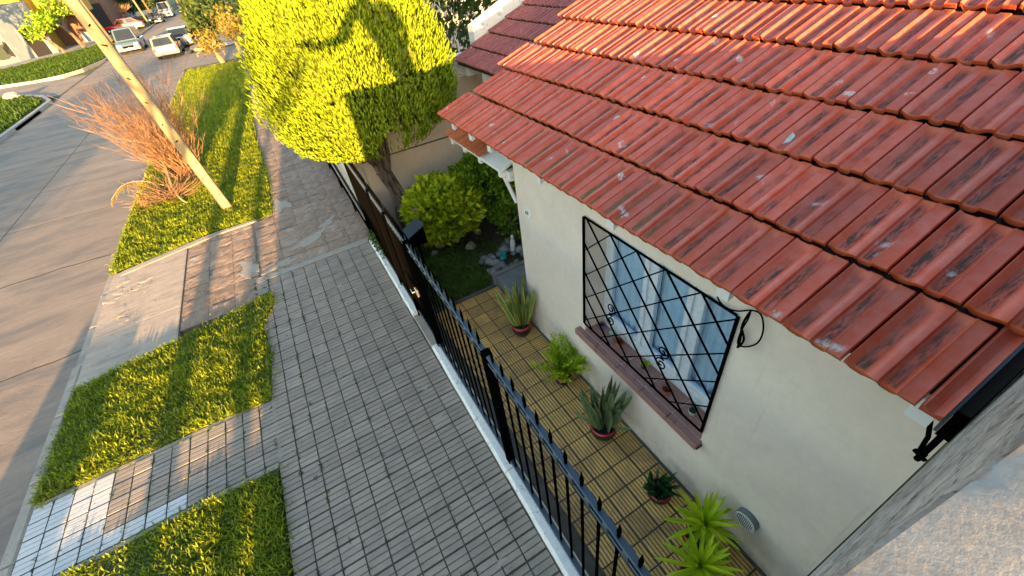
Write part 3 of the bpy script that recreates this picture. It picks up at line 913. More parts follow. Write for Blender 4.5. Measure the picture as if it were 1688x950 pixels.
# window
win = MB()
fx0, fx1 = XW + 0.235, XW + 0.298
def frame_bar(y0, y1, z0, z1, dx=0.0): win.box(fx0 - dx, fx1, y0, y1, z0, z1, bev=0.006)
frame_bar(WY0 + .003, WY0 + .075, WZ0 + .003, WZ1 - .003); frame_bar(WY1 - .075, WY1 - .003, WZ0 + .003, WZ1 - .003)
frame_bar(WY0 + .076, WY1 - .076, WZ1 - .075, WZ1 - .003); frame_bar(WY0 + .076, WY1 - .076, WZ0 + .003, WZ0 + .10, 0.02)
window = win.build("window", mFrame, house)
MULL = [1.405, 1.845]
bays = [(WY0 + .078, MULL[0] - .028), (MULL[0] + .028, MULL[1] - .028), (MULL[1] + .028, WY1 - .078)]
for m_ in MULL:
    s_ = MB(); s_.box(fx0 + .002, fx1 - .002, m_ - .027, m_ + .027, WZ0 + .101, WZ1 - .076, bev=0.005); s_.build("mullion", mFrame, window)
for (ya, yb) in bays:
    s_ = MB(); za, zb = WZ0 + .103, WZ1 - .078; t = 0.045; xx0, xx1 = fx0 - 0.018, fx0 + 0.030
    s_.box(xx0, xx1, ya, ya + t, za, zb, bev=.006); s_.box(xx0, xx1, yb - t, yb, za, zb, bev=.006)
    s_.box(xx0, xx1, ya + t + .0005, yb - t - .0005, za, za + t * 1.5, bev=.006); s_.box(xx0, xx1, ya + t + .0005, yb - t - .0005, zb - t, zb, bev=.006)
    s_.build("sash", mFrame, window)
    s_ = MB(); s_.box(fx0 + 0.004, fx0 + 0.009, ya + t, yb - t, za + t * 1.5, zb - t); s_.build("pane", mGlass, window)
    # curtain with folds
    s_ = MB(); n = 60; vs = []
    for k in range(n + 1):
        yy = ya + .01 + (yb - ya - .02) * k / n
        xx = fx0 + 0.075 + 0.020 * math.sin(k * 0.62 + ya * 7) + 0.008 * math.sin(k * 1.7)
        vs += [(xx, yy, za - .02), (xx + 0.004 * math.sin(k), yy, zb + .02)]
    s_.add(vs, [(2 * k, 2 * k + 2, 2 * k + 3, 2 * k + 1) for k in range(n)])
    s_.build("curtain", mCurtain, window, smooth=True)
s_ = MB()
x0, x1 = XW + 0.345, XW + 1.2
s_.add([(x0, .6, .6), (x1, .6, .6), (x1, 2.8, .6), (x0, 2.8, .6), (x0, .6, 2.5), (x1, .6, 2.5), (x1, 2.8, 2.5), (x0, 2.8, 2.5)],
       [(0, 1, 2, 3), (4, 7, 6, 5), (0, 4, 5, 1), (1, 5, 6, 2), (2, 6, 7, 3)])
s_.build("room_interior", mDarkRoom, window)
# yellow sun ornament on the middle pane
s_ = MB()
pts = [(0.055 * (1.0 if k % 2 else 0.72) * math.cos(k * math.pi / 8), 0.055 * (1.0 if k % 2 else 0.72) * math.sin(k * math.pi / 8)) for k in range(16)]
vs = [(fx0 + 0.001, 1.60 + a, 1.99 + c) for a, c in pts] + [(fx0 - 0.006, 1.60 + a * .85, 1.99 + c * .85) for a, c in pts]
s_.add(vs, [tuple(range(16)), tuple(range(31, 15, -1))] + [(k, (k + 1) % 16, 16 + (k + 1) % 16, 16 + k) for k in range(16)])
tag(s_.build("sun_ornament", simple("yellow_glass", (0.55, 0.45, 0.08), 0.3)), "small yellow sun ornament stuck on a window pane high up", "ornament")

# sill of pink tiles
sill = MB(); sill.box(XW - 0.055, XW + 0.232, 0.93, 2.505, 0.775, 0.806); sill = sill.build("sill", mGrout, house)
sy = [0.935, 1.245, 1.555, 1.865, 2.175, 2.50]
for k in range(5):
    s_ = MB(); s_.box(XW - 0.068, XW - 0.052, sy[k] + .003, sy[k + 1] - .003, 0.770, 0.8455, bev=.004); s_.build("sill_edge_tile", mSill, sill)
    s_ = MB(); s_.box(XW - 0.051, XW + 0.085, max(sy[k] + .003, 0), min(sy[k + 1] - .003, 3), 0.807, 0.846, bev=.003) if False else None
    s_ = MB()
    ya, yb = sy[k] + .003, sy[k + 1] - .003
    s_.box(XW - 0.051, XW - 0.004, ya, yb, 0.8065, 0.843, bev=.003)
    s_.build("sill_front_tile", mSill, sill)
    ya, yb = max(ya, WY0 + .004), min(yb, WY1 - .004)
    s_ = MB(); s_.box(XW - 0.003, XW + 0.108, ya, yb, WZ0 + .001, WZ0 + 0.006, bev=.002); s_.build("sill_tile", mSill, sill)
    s_ = MB(); s_.box(XW + 0.112, XW + 0.212, ya, yb, WZ0 + .001, WZ0 + 0.006, bev=.002); s_.build("sill_tile", mSill, sill)
SZ = WZ0 + 0.0062

# grille of crossed bars
gx = XW - 0.012
grille = MB()
gy0, gy1, gz0, gz1 = 0.966, 2.410, 0.955, 2.184
grille.box(gx - .009, gx + .009, gy0 - .012, gy0 + .006, gz0, gz1, bev=.003); grille.box(gx - .009, gx + .009, gy1 - .006, gy1 + .012, gz0, gz1, bev=.003)
grille.box(gx - .008, gx + .008, gy0 + .0065, gy1 - .0065, gz1 - .008, gz1 + .008, bev=.003); grille.box(gx - .008, gx + .008, gy0 + .0065, gy1 - .0065, gz0 - .008, gz0 + .008, bev=.003)
grille = grille.build("window_grille", mBlack, house)
def clip45(c, sgn):
    pts = []
    for yv in (gy0, gy1):
        zv = (c - yv) if sgn < 0 else (c + yv)
        if gz0 <= zv <= gz1: pts.append((yv, zv))
    for zv in (gz0, gz1):
        yv = (c - zv) if sgn < 0 else (zv - c)
        if gy0 < yv < gy1: pts.append((yv, zv))
    return pts[:2] if len(pts) >= 2 else None
# thick bars: z falls as y falls (y - z constant); thin ones: y + z constant
for c in [2.36 - 2.18 + d for d in (0, -.285, -.575, -.86, -1.15, .29, .60, .87, 1.135)]:
    p = clip45(-c, +1)
    if p:
        s_ = MB(); s_.tube([(gx - .004, p[0][0], p[0][1]), (gx - .004, p[1][0], p[1][1])], 0.0085, 6); s_.build("grille_bar", mBlack, grille)
for c in (4.255, 3.975, 3.70, 3.405, 3.12, 2.82, 3.98 - 1.45, 2.24):
    p = clip45(c, -1)
    if p:
        s_ = MB(); s_.tube([(gx + .008, p[0][0], p[0][1]), (gx + .008, p[1][0], p[1][1])], 0.0055, 5); s_.build("grille_bar", mBlack, grille)
for (cy, cz) in ((2.02, 1.38), (1.42, 1.38)):
    pts = []
    for k in range(26):
        t = k / 25; a = 5.2 * t * math.pi * .62
        r_ = 0.012 + 0.05 * t
        pts.append((gx - .01, cy + r_ * math.cos(a + 1.2), cz + .07 + r_ * math.sin(a + 1.2)))
    pts2 = [(p[0], 2 * cy - p[1], 2 * cz - p[2]) for p in pts]
    s_ = MB(); s_.tube(pts + pts2[::-1], 0.006, 5); s_.build("scroll", mBlack, grille)

# number plaque: white oval with 63
pl = MB(); n = 24
vs = [(XW - .001, 3.375 + .062 * math.cos(2 * math.pi * k / n), 1.785 + .048 * math.sin(2 * math.pi * k / n)) for k in range(n)]
vs += [(XW - .009, 3.375 + .058 * math.cos(2 * math.pi * k / n), 1.785 + .044 * math.sin(2 * math.pi * k / n)) for k in range(n)]
pl.add(vs, [tuple(range(n)), tuple(range(2 * n - 1, n - 1, -1))] + [(k, n + k, n + (k + 1) % n, (k + 1) % n) for k in range(n)])
plaque = pl.build("number_plaque", mWhite, house)
def text_obj(body, name, m, parent, loc, size, rotm, ext=0.001):
    cu = bpy.data.curves.new(name, 'FONT'); cu.body = body; cu.size = size; cu.extrude = ext; cu.align_x = 'CENTER'; cu.align_y = 'CENTER'
    t = bpy.data.objects.new(name, cu); C.objects.link(t)
    dg = bpy.context.evaluated_depsgraph_get()
    me_ = bpy.data.meshes.new_from_object(t.evaluated_get(dg)); bpy.data.objects.remove(t)
    me_.materials.clear(); me_.materials.append(m)
    o = link_obj(name, me_, parent, Vector(loc) - ORG.get(parent.name, Vector((0, 0, 0))), rotm.to_euler())
    return o
faceX = Matrix(((0, 0, -1), (-1, 0, 0), (0, 1, 0)))   # text x -> -Y, y -> Z, normal -> -X
text_obj("63", "number", mBlackMatt, plaque, (XW - .0105, 3.382, 1.785), 0.062, faceX)
# round wall vent
vent = MB()
M0 = Matrix.Translation((XW, 0.435, 0.50)) @ Matrix.Rotation(R(-90), 4, 'Y')
vent.M = M0; vent.lathe([(0.083, 0.0), (0.083, 0.045), (0.078, 0.048)], n=28)
vent = vent.build("wall_vent", mGreyPlastic, house, smooth='auto')
s_ = MB(); s_.M = M0; s_.lathe([(0.0785, 0.0485), (0.0785, 0.056), (0.070, 0.056), (0.070, 0.0487)], n=28, cap=False); s_.build("vent_ring", mWhitePlastic, vent)
for k in range(-5, 6):
    h_ = math.sqrt(max(0.0, 0.069 ** 2 - (k * .0125) ** 2))
    s_ = MB(); s_.M = M0; s_.box(-h_, h_, k * .0125 - .0032, k * .0125 + .0032, 0.049, 0.055); s_.build("vent_slat", mWhitePlastic, vent)
s_ = MB(); s_.M = M0; s_.lathe([(0.069, 0.0482), (0.069, 0.0486)], n=24); s_.build("vent_backing", mDarkRoom, vent)

# rafters and cable
for y in (0.10, 0.945, 1.81, 2.685, 3.54, 3.95, 4.39):
    s_ = MB(); sl = math.tan(R(22))
    xa, xb = 1.575, 1.826 if y < 3.5 else 3.0
    za = 2.605 + (xa - 1.5) * sl - 0.055
    zb = za + (xb - xa) * sl
    w = 0.036
    s_.add([(xa, y - w, za - .115), (xa, y + w, za - .115), (xa, y + w, za), (xa, y - w, za), (xb, y - w, zb - .115), (xb, y + w, zb - .115), (xb, y + w, zb), (xb, y - w, zb)],
           [(0, 1, 2, 3), (7, 6, 5, 4), (0, 4, 5, 1), (1, 5, 6, 2), (2, 6, 7, 3), (3, 7, 4, 0)])
    s_.build("rafter", mWhite, house)
def P3(px, py, axis, val):
    r = CR @ np.array([(px - 844) / 691.514, -(py - 475) / 691.514, -1.0])
    o = np.array([0, 0, 4.0]); t = (val - o[axis]) / r[axis]
    return tuple(o + t * r)
cab = MB()
def sm(pts, n=8):
    pts = [Vector(p) for p in pts]; out = []
    for i in range(len(pts) - 1):
        p0, p1, p2, p3 = pts[max(i - 1, 0)], pts[i], pts[i + 1], pts[min(i + 2, len(pts) - 1)]
        for k in range(n):
            t = k / n
            out.append(0.5 * ((2 * p1) + (-p0 + p2) * t + (2 * p0 - 5 * p1 + 4 * p2 - p3) * t * t + (-p0 + 3 * p1 - 3 * p2 + p3) * t ** 3))
    out.append(pts[-1]); return out
pc = lambda px, py, d=0.03: P3(px, py, 0, XW - d)
cab.tube(sm([pc(1187, 472), pc(1183, 490), pc(1195, 506), pc(1215, 513), pc(1240, 512), pc(1255, 520), pc(1258, 545), pc(1248, 566), pc(1228, 572), pc(1216, 566), pc(1222, 545), pc(1232, 528), pc(1238, 512)]), 0.005, 5)
cab.tube(sm([pc(1236, 515, .05), pc(1224, 535, .05), pc(1220, 560, .05), pc(1216, 573, .04), pc(1226, 560, .04), pc(1222, 540, .03)]), 0.007, 5)
tag(cab.build("cable", mBlackMatt), "coiled black cable hanging under the eave at the near end of the window", "cable")

# ------------------------------------------------------------------ clay tiles
def clay_tile(name, w, L, m, rise=0.032, hs=1.0, ucut=1.0):
    U = [0, .02, .05, .10, .15, .27, .31, .39, .45, .50, .525, .57, .68, .735, .765, .79, .985, 1.0]
    Hh = [.010, .020, .017, .004, 0, 0, .006, .014, .017, .016, .004, 0, 0, .007, .0175, .0155, .0155, .011]
    if ucut < 1: q_ = [(u, h) for u, h in zip(U, Hh) if u < ucut] + [(ucut, .012)]; U = [a for a, _ in q_]; Hh = [c for _, c in q_]
    g = 0.004
    xs = [0.0, 0.02, L * .5, L - .115, L - .085, L - .072, L - .062, L]
    vs, tr, lip, gsh = [], [], [], []
    for i, x in enumerate(xs):
        for u, h in zip(U, Hh):
            h *= hs * 1.7
            z = rise * (1 - x / L) + h
            xx = x
            if i == 0: z -= .006; xx = -0.010 * (h / .02)
            if i == 1: xx = 0.012 - 0.008 * (h / .02)
            if i in (4, 5) and .05 < u < .96: z = rise * (1 - x / L) + max(h, .022 + (.008 if .3 < u < .52 else 0))
            if i >= 6: z = .004
            vs.append((xx, -(u * (w - 2 * g) + g), z)); tr.append(1.0 if h < .0055 and 1 <= i <= 3 else 0.0); lip.append(1.0 if i == 0 or (i == 4 and .05 < u < .96) else 0.0); gsh.append(1.0 if i >= 6 else 0.0)  # last rows carry the painted shade of the gap under the next course
    n = len(U); fs = []
    for i in range(len(xs) - 1):
        for k in range(n - 1):
            a = i * n + k
            fs.append((a, a + n, a + n + 1, a + 1)[::-1])
    # front lip
    bse = len(vs)
    for u, h in zip(U, Hh):
        vs.append((-0.004 - 0.008 * (h / .02), -(u * (w - 2 * g) + g), rise + h * 1.7 * hs - .029)); tr.append(0); lip.append(1.0); gsh.append(.6)
    for k in range(n - 1): fs.append((k, k + 1, bse + k + 1, bse + k)[::-1])
    # sides
    for k in (0, n - 1):
        s0 = len(vs)
        for i, x in enumerate(xs):
            p = vs[i * n + k]; vs.append((p[0], p[1], p[2] - .022)); tr.append(0); lip.append(0.0); gsh.append(.3)
        for i in range(len(xs) - 1):
            q = (i * n + k, (i + 1) * n + k, s0 + i + 1, s0 + i)
            fs.append(q if k else q[::-1])
    b_ = MB(); b_.add(vs, fs)
    return keep_mesh(b_, name, m, smooth='auto', attr={"trough": tr, "lip": lip, "shade_grime": gsh})

PITCH = R(22)
tp = 0.2437
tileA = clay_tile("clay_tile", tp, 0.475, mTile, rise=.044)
roof = MB(); sl = math.tan(PITCH)
xr = 5.45
roof.add([(1.60, -0.0, 2.612 - .045 + .07 * sl), (xr, -0.0, 2.612 - .045 + (xr - 1.53) * sl), (xr, 4.52, 2.612 - .045 + (xr - 1.53) * sl), (1.60, 4.52, 2.612 - .045 + .07 * sl),
          (1.60, -0.0, 2.612 - .075 + .07 * sl), (xr, -0.0, 2.612 - .075 + (xr - 1.53) * sl), (xr, 4.52, 2.612 - .075 + (xr - 1.53) * sl), (1.60, 4.52, 2.612 - .075 + .07 * sl)],
         [(0, 1, 2, 3), (7, 6, 5, 4), (0, 4, 5, 1), (1, 5, 6, 2), (2, 6, 7, 3), (3, 7, 4, 0)])
roof.add([(xr + .004, 0, 2.53 + (xr - 1.53) * sl), (9.3, 0, 2.53), (9.3, 4.52, 2.53), (xr + .004, 4.52, 2.53 + (xr - 1.53) * sl)], [(0, 3, 2, 1)])
roof = roof.build("roof", mDeck, house)
cs = 0.395
xf = []
for k in range(10):
    off = 0.0 if k % 2 == 0 else tp * 0.48
    for j in range(-1, 19):
        y1 = 0.112 + tp * (j + 1) + off          # left (far) edge of the tile
        if y1 > 4.60 or y1 < 0.26: continue
        x = 1.507 + cs * k + rnd.uniform(-.004, .004)
        z = 2.612 - .030 + (x - 1.507) * sl + rnd.uniform(-.0015, .0015)
        xf.append(((x, y1, z), (rnd.uniform(-.012, .012), -PITCH + rnd.uniform(-.006, .004), rnd.uniform(-.010, .010)), 0))
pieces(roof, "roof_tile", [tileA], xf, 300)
# cut tiles down the near edge
def cut_tile(name, w, m):
    U = [0, .15, .35, .6, .8, 1.0]; Hh = [.012, .019, .006, 0, .006, .018]
    L, rise, n = .475, .044, 6
    xs = [0, .02, .3, .40, .475]; vs = []; tr = []
    for i, x in enumerate(xs):
        for u, h in zip(U, Hh):
            vs.append((x, -u * w, rise * (1 - x / L) + h * 1.2 - (.005 if i == 0 else 0))); tr.append(0)
    fs = [(i * n + k, i * n + k + 1, (i + 1) * n + k + 1, (i + 1) * n + k) for i in range(len(xs) - 1) for k in range(n - 1)]
    s0 = len(vs)
    for u, h in zip(U, Hh): vs.append((0, -u * w, rise - .03)); tr.append(0)
    fs += [(s0 + k, s0 + k + 1, k + 1, k) for k in range(n - 1)]
    s1 = len(vs)
    for x in xs: vs.append((x, -w, rise * (1 - x / L) - .02)); tr.append(0)
    fs += [(i * n + n - 1, s1 + i, s1 + i + 1, (i + 1) * n + n - 1) for i in range(len(xs) - 1)]
    b_ = MB(); b_.add(vs, fs); return keep_mesh(b_, name, m, smooth='auto', attr={"trough": tr})
cutw = cut_tile("cut_tile", 0.062, mTile); cutp = clay_tile("part_tile", tp, 0.475, mTile, rise=.044, ucut=.76)
for k in range(10):
    x = 1.507 + cs * k; z = 2.612 - .030 + (x - 1.507) * sl
    y1 = 0.108 if k % 2 == 0 else 0.108
    if k % 2: link_obj("cut_roof_tile", cutp, roof, Vector((x, .112 + tp * .48, z)) - ORG[roof.name], (0, -PITCH, 0))
    else: link_obj("cut_roof_tile", cutw, roof, Vector((x, y1, z)) - ORG[roof.name], (0, -PITCH, 0))
# ridge
for k in range(12):
    s_ = MB(); y = 0.02 + k * .38
    s_.M = Matrix.Translation((xr, y, 2.60 + (xr - 1.5) * sl))
    n = 8; vs = []
    for yy, q in ((0, 1.0), (.40, .86)):
        for a in range(n + 1):
            t = math.pi * a / n
            vs.append((.12 * q * math.cos(t), yy, .10 * q * math.sin(t) - .03))
    s_.add(vs, [(a, a + 1, n + 2 + a, n + 1 + a) for a in range(n)])
    s_.build("ridge_tile", mTile, roof)
# gutter / flashing along the near edge of the roof
for (ya, yb, za, zb, nm_, m_) in ((0.036, 0.046, -.05, .005, "metal_flashing", mBlueBlack), (-0.004, 0.0355, -.062, -.054, "gutter_bed", mBlackMatt)):
    s_ = MB()
    x0, x1 = 1.50, 5.3
    z0 = 2.60; z1 = 2.60 + (x1 - x0) * sl
    s_.add([(x0, ya, z0 + za), (x0, yb, z0 + za), (x0, yb, z0 + zb), (x0, ya, z0 + zb), (x1, ya, z1 + za), (x1, yb, z1 + za), (x1, yb, z1 + zb), (x1, ya, z1 + zb)],
           [(0, 1, 2, 3), (7, 6, 5, 4), (0, 4, 5, 1), (1, 5, 6, 2), (2, 6, 7, 3), (3, 7, 4, 0)])
    s_.build(nm_, m_, house)
# bird droppings / lime patch on one tile
s_ = MB()
def on_roof(px, py, dz=0.0):
    r = CR @ np.array([(px - 844) / 691.514, -(py - 475) / 691.514, -1.0])
    nrm = np.array([-sl, 0, 1.0]); d = nrm @ np.array([1.5, 0, 2.61 + dz])
    t = (d - 4.0) / (nrm @ r); return np.array([0, 0, 4.0]) + t * r
pts = [on_roof(px, py, .012) for px, py in ((1297, 210), (1306, 216), (1311, 224), (1303, 233), (1288, 238), (1276, 246), (1271, 243), (1279, 232), (1282, 222))]
s_.add(pts + [p + np.array([0, 0, -.012]) for p in pts], [tuple(range(9))] + [(k, (k + 1) % 9, 9 + (k + 1) % 9, 9 + k) for k in range(9)])
s_.build("lichen_crust", mat("pale_lichen", (0.45, 0.50, 0.46), 0.9, 0.3, 30, bump=.6), roof)

# old darker roof over the recessed part
oroof = MB(); ox, oz = 2.75, 2.60; ox1 = 6.2
oroof.add([(ox + .03, 4.46, oz - .045), (ox1, 4.46, oz - .045 + (ox1 - ox) * sl), (ox1, 6.94, oz - .045 + (ox1 - ox) * sl), (ox + .03, 6.94, oz - .045),
           (ox + .03, 4.46, oz - .07), (ox1, 4.46, oz - .07 + (ox1 - ox) * sl), (ox1, 6.94, oz - .07 + (ox1 - ox) * sl), (ox + .03, 6.94, oz - .07)],
          [(0, 1, 2, 3), (7, 6, 5, 4), (0, 4, 5, 1), (1, 5, 6, 2), (2, 6, 7, 3), (3, 7, 4, 0)])
oroof = oroof.build("old_roof", mDeck, house)
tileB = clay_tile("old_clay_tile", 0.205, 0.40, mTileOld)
xf = []
for k in range(10):
    for j in range(12):
        x = ox + .335 * k + rnd.uniform(-.004, .004)
        xf.append(((x, 4.50 + .205 * (j + 1), oz - .03 + (x - ox) * sl), (0, -PITCH, rnd.uniform(-.01, .01)), 0))
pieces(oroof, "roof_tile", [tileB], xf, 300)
for y in (4.9, 5.5, 6.1, 6.7):
    s_ = MB(); s_.box(ox + .06, ox + .34, y - .04, y + .04, oz - .21, oz - .085); s_.build("old_rafter", mWhite, house)

# small canopy of orange tiles on white brackets
canopy = thing("door_canopy", "small orange tiled canopy on white timber brackets under the roof end", "canopy", (1.75, 4.3, 2.2))
z0 = 2.22; cx = 1.70
s_ = MB(); s_.add([(cx + .02, 3.66, z0 - .03), (2.5, 3.66, z0 - .03 + (.78) * sl), (2.5, 5.02, z0 - .03 + .78 * sl), (cx + .02, 5.02, z0 - .03),
                   (cx + .02, 3.66, z0 - .06), (2.5, 3.66, z0 - .06 + .78 * sl), (2.5, 5.02, z0 - .06 + .78 * sl), (cx + .02, 5.02, z0 - .06)],
                  [(0, 1, 2, 3), (7, 6, 5, 4), (0, 4, 5, 1), (1, 5, 6, 2), (2, 6, 7, 3), (3, 7, 4, 0)])
s_.build("canopy_board", mWhite, canopy)
tileC = clay_tile("canopy_tile", 0.235, 0.44, mat("orange_clay", (0.42, 0.11, 0.035), 0.6, 0.15, 14, rand=.15))
for k in range(2):
    for j in range(4):
        x = cx + .38 * k
        link_obj("canopy_tile", tileC, canopy, Vector((x, 4.06 + .235 * (j + 1), z0 - .02 + (x - cx) * sl)) - ORG[canopy.name], (0, -PITCH, 0))
for y in (3.72, 4.2, 4.62, 4.98):
    s_ = MB(); s_.box(cx + .03, cx + .10, y - .025, y + .025, z0 - .13, z0 - .062, bev=.006); s_.build("bracket_end", mWhite, canopy)
s_ = MB(); s_.box(cx + .095, 2.45, 3.63, 3.70, z0 - .17, z0 - .062); s_.build("side_beam", mWhite, canopy)
s_ = MB(); s_.tube([(1.78, 3.75, 2.12), (1.86, 3.66, 1.78)], 0.022, 6); s_.build("brace", mWhite, canopy)

# ------------------------------------------------------------------ party wall at the end of the garden
YP = 7.10
pw = thing("party_wall", "cream boundary wall with a ledge line behind the shrubs and cypress", "wall", (2.5, YP, 0))
s_ = MB(); s_.box(0.86, 3.30, YP, YP + .2, -.1, 1.42); s_.box(0.86, 3.30, YP + .012, YP + .2, 1.44, 2.30); s_.box(3.301, 8.0, YP, YP + .2, -.1, 2.5)
s_.build("wall", mPlasterWorn, pw)
s_ = MB(); s_.box(0.86, 3.3, YP - .008, YP + .012, 1.424, 1.437); s_.build("ledge_joint", mDarkStone, pw)
s_ = MB(); s_.box(2.7, 3.3, YP - .01, YP + .22, 2.302, 2.62, bev=.02)
s_.box(3.302, 3.9, YP - .02, YP + .22, 2.502, 3.0, bev=.02); 
s_.build("wall_step", mWhiteDirty, pw)
s_ = MB()
xa, xb = 3.18, 8.0
za = 2.98; zb = za + (xb - xa) * sl
s_.add([(xa, YP - .06, 2.55), (xa, YP + .14, 2.55), (xa, YP + .14, za), (xa, YP - .06, za), (xb, YP - .06, 2.6 + (xb - xa) * sl - .1), (xb, YP + .14, 2.6 + (xb - xa) * sl - .1), (xb, YP + .14, zb), (xb, YP - .06, zb)],
       [(0, 3, 2, 1), (4, 5, 6, 7), (0, 1, 5, 4), (1, 2, 6, 5), (2, 3, 7, 6), (3, 0, 4, 7)])
s_.build("sloping_parapet", mWhiteDirty, pw)
s_ = MB(); s_.box(0.62, 0.855, YP + .02, YP + .22, -.1, 1.62, bev=.01); s_.build("end_pier", mPlasterWorn, pw)

# ------------------------------------------------------------------ garden floor
b = MB(); b.box(0.60, XW, -1.0, 4.60, -.15, -.012); path = struct(b.build("garden_path", mGrout))
yt = 0.2065
meY = ribbed_mesh("ochre_tile", yt, yt, 6, mYellow, gap=.012, groove=.010, depth=.006, bev=.002)
xf = []
for i in range(5):
    for j in range(-2, 22):
        z, eu = jl(0.0, .0015, .006)
        a = math.pi / 2
        if (j >= 17 or (j in (15, 16) and i < 2) or rnd.random() < .02): a = 0
        xf.append(((1.827 - yt * (i + .5), 0.02 + yt * (j + .5), z), (eu[0], eu[1], a), 0))
pieces(path, "ochre_tile", [meY], xf, 300)
for k in range(9):
    ya = -0.6 + k * .58
    s_ = MB(); s_.box(.655, .782, ya + .006, ya + .574, -.05, -.006, bev=.004); s_.build("grey_edge_slab", mDarkStone, path)
b = MB(); b.box(0.60, 3.1, 4.601, YP, -.15, -.005); struct(b.build("garden_soil", mSoil))
s_ = MB(); s_.box(.80, 1.80, 4.56, 4.62, -.02, .028, bev=.01); struct(s_.build("lawn_edging", mDarkStone))
lawn = [(.68, 4.63), (1.85, 4.63), (2.1, 4.9), (2.35, 5.5), (2.2, 5.9), (1.2, 6.3), (.68, 6.9)]
gr("grass", "shaded garden lawn behind the fence beside the rock pile", "grass", lawn, 5200, 0.06, 0.013, mLawn, bare=.45)
# step slab
b = MB(); b.box(1.84, 2.65, 4.02, 4.58, -.05, 0.17, bev=.012); b.box(1.79, 2.66, 4.585, 4.64, -.05, 0.20, bev=.008)
tag(b.build("entrance_step", mGreySlab), "grey concrete step slab beside the corner of the house", "step")
# rockery
rk = random.Random(5)
for k in range(34):
    t = rk.uniform(0, 1); x = 1.98 + rk.uniform(-.12, .50) * 1.1; y = 4.72 + rk.uniform(0, .55) + .25 * max(0, x - 2.1)
    r_ = rk.uniform(.035, .085)
    s_ = MB(); s_.blob((x, y, r_ * .6 + .06 * rk.random()), (r_, r_ * rk.uniform(.7, 1.1), r_ * .75), 9, 6, .12, rg=rk)
    white = k % 9 == 4
    o = s_.build("stone", mStoneWhite if white else mStone, smooth=True)
    tag(o, ("white" if white else "grey") + (" large" if r_ > .068 else " small" if r_ < .05 else " middling") + " round stone in the rockery " + ("next to the grey step" if y < 4.88 else "beside the house corner" if x > 2.3 else "at the lawn edge" if x < 2.05 else "in the middle of the heap"), "stone", "pale stones of the rockery" if white else "grey stones of the rockery")
s_ = MB(); s_.lathe([(.0, 0), (.045, 0), (.06, .05), (.05, .09), (.055, .10), (.048, .10), (.04, .07), (0, .07)], (2.18, 4.98, .10), 14)
tag(s_.build("teal_bowl", mTeal, smooth='auto'), "small teal glazed bowl lying among the rockery stones", "bowl")
s_ = MB(); s_.tube([(2.40, 5.08, .1), (2.43, 5.1, .22), (2.44, 5.11, .30)], [.035, .045, .028], 8); s_.blob((2.44, 5.11, .34), (.03, .03, .035), 8, 6, .02)
tag(s_.build("garden_figurine", mWhitePlastic), "small pale garden figurine standing in the rockery", "figurine")
s_ = MB(); s_.blob((2.5, 5.35, .09), (.09, .08, .07), 10, 7, .05); tag(s_.build("stone", mStone, smooth=True), "large grey round stone at the back of the rockery", "stone")
for k, (x, y, r_) in enumerate([(1.52, 6.1, .09), (1.95, 5.75, .10), (1.35, 5.95, .07), (2.25, 6.1, .08)]):
    s_ = MB(); s_.blob((x, y, .03), (r_, r_ * .8, r_ * .7), 8, 6, .2)
    tag(s_.build("rough_stone", mat("dusty_stone", (0.33, 0.27, 0.23), .9, .2, 8) if k == 0 else bpy.data.materials["dusty_stone"]), "dusty pinkish stone lying under the yellow shrub", "stone", "dusty stones under the shrub")

# mailbox on a post
mbx = thing("mailbox", "black metal mailbox with a sloping lid on a post behind the fence", "mailbox", (0.97, 5.05, 0))
s_ = MB()
x0, x1, y0, y1 = .86, 1.08, 4.97, 5.21
s_.add([(x0, y0, .90), (x1, y0, .90), (x1, y1, .90), (x0, y1, .90), (x0, y0, 1.06), (x1, y0, 1.16), (x1, y1, 1.16), (x0, y1, 1.06)],
       [(0, 3, 2, 1), (0, 1, 5, 4), (1, 2, 6, 5), (2, 3, 7, 6), (3, 0, 4, 7), (4, 5, 6, 7)]); s_.build("box", mBlack, mbx)
s_ = MB(); s_.add([(x0 - .02, y0 - .015, 1.058), (x1 + .01, y0 - .015, 1.172), (x1 + .01, y1 + .015, 1.172), (x0 - .02, y1 + .015, 1.058),
                   (x0 - .02, y0 - .015, 1.072), (x1 + .01, y0 - .015, 1.186), (x1 + .01, y1 + .015, 1.186), (x0 - .02, y1 + .015, 1.072)],
                  [(0, 3, 2, 1), (4, 5, 6, 7), (0, 1, 5, 4), (1, 2, 6, 5), (2, 3, 7, 6), (3, 0, 4, 7)]); s_.build("lid", mBlueBlack, mbx)
s_ = MB(); s_.box(.955, .985, 5.075, 5.105, 0, .90); s_.build("post", mBlackMatt, mbx)

# ------------------------------------------------------------------ fence
XF = 0.62
fence = thing("fence", "black metal fence with spear tips on a white kerb beside the pavement", "fence", (XF, 3.5, 0))
bb = MB(); bb.box(-.0075, .0075, -.0075, .0075, .12, 1.74); bar_me = keep_mesh(bb, "fence_bar", mBlack)
sp = MB(); sp.add([(-.010, -.010, 1.80), (.010, -.010, 1.80), (.010, .010, 1.80), (-.010, .010, 1.80), (0, 0, 1.905), (0, 0, 1.72), (-.006, -.006, 1.72), (.006, .006, 1.72)],
                  [(0, 1, 4), (1, 2, 4), (2, 3, 4), (3, 0, 4), (1, 0, 5), (2, 1, 5), (3, 2, 5), (0, 3, 5)]); tip_me = keep_mesh(sp, "spear_tip", mBlack)
co = MB(); co.box(-.026, .026, -.020, .020, 1.612, 1.690, bev=.006); col_me = keep_mesh(co, "rail_collar", mBlueBlack)
posts = [-1.1, 0.0, 2.01, 3.86, 4.64, 5.4, 7.05]
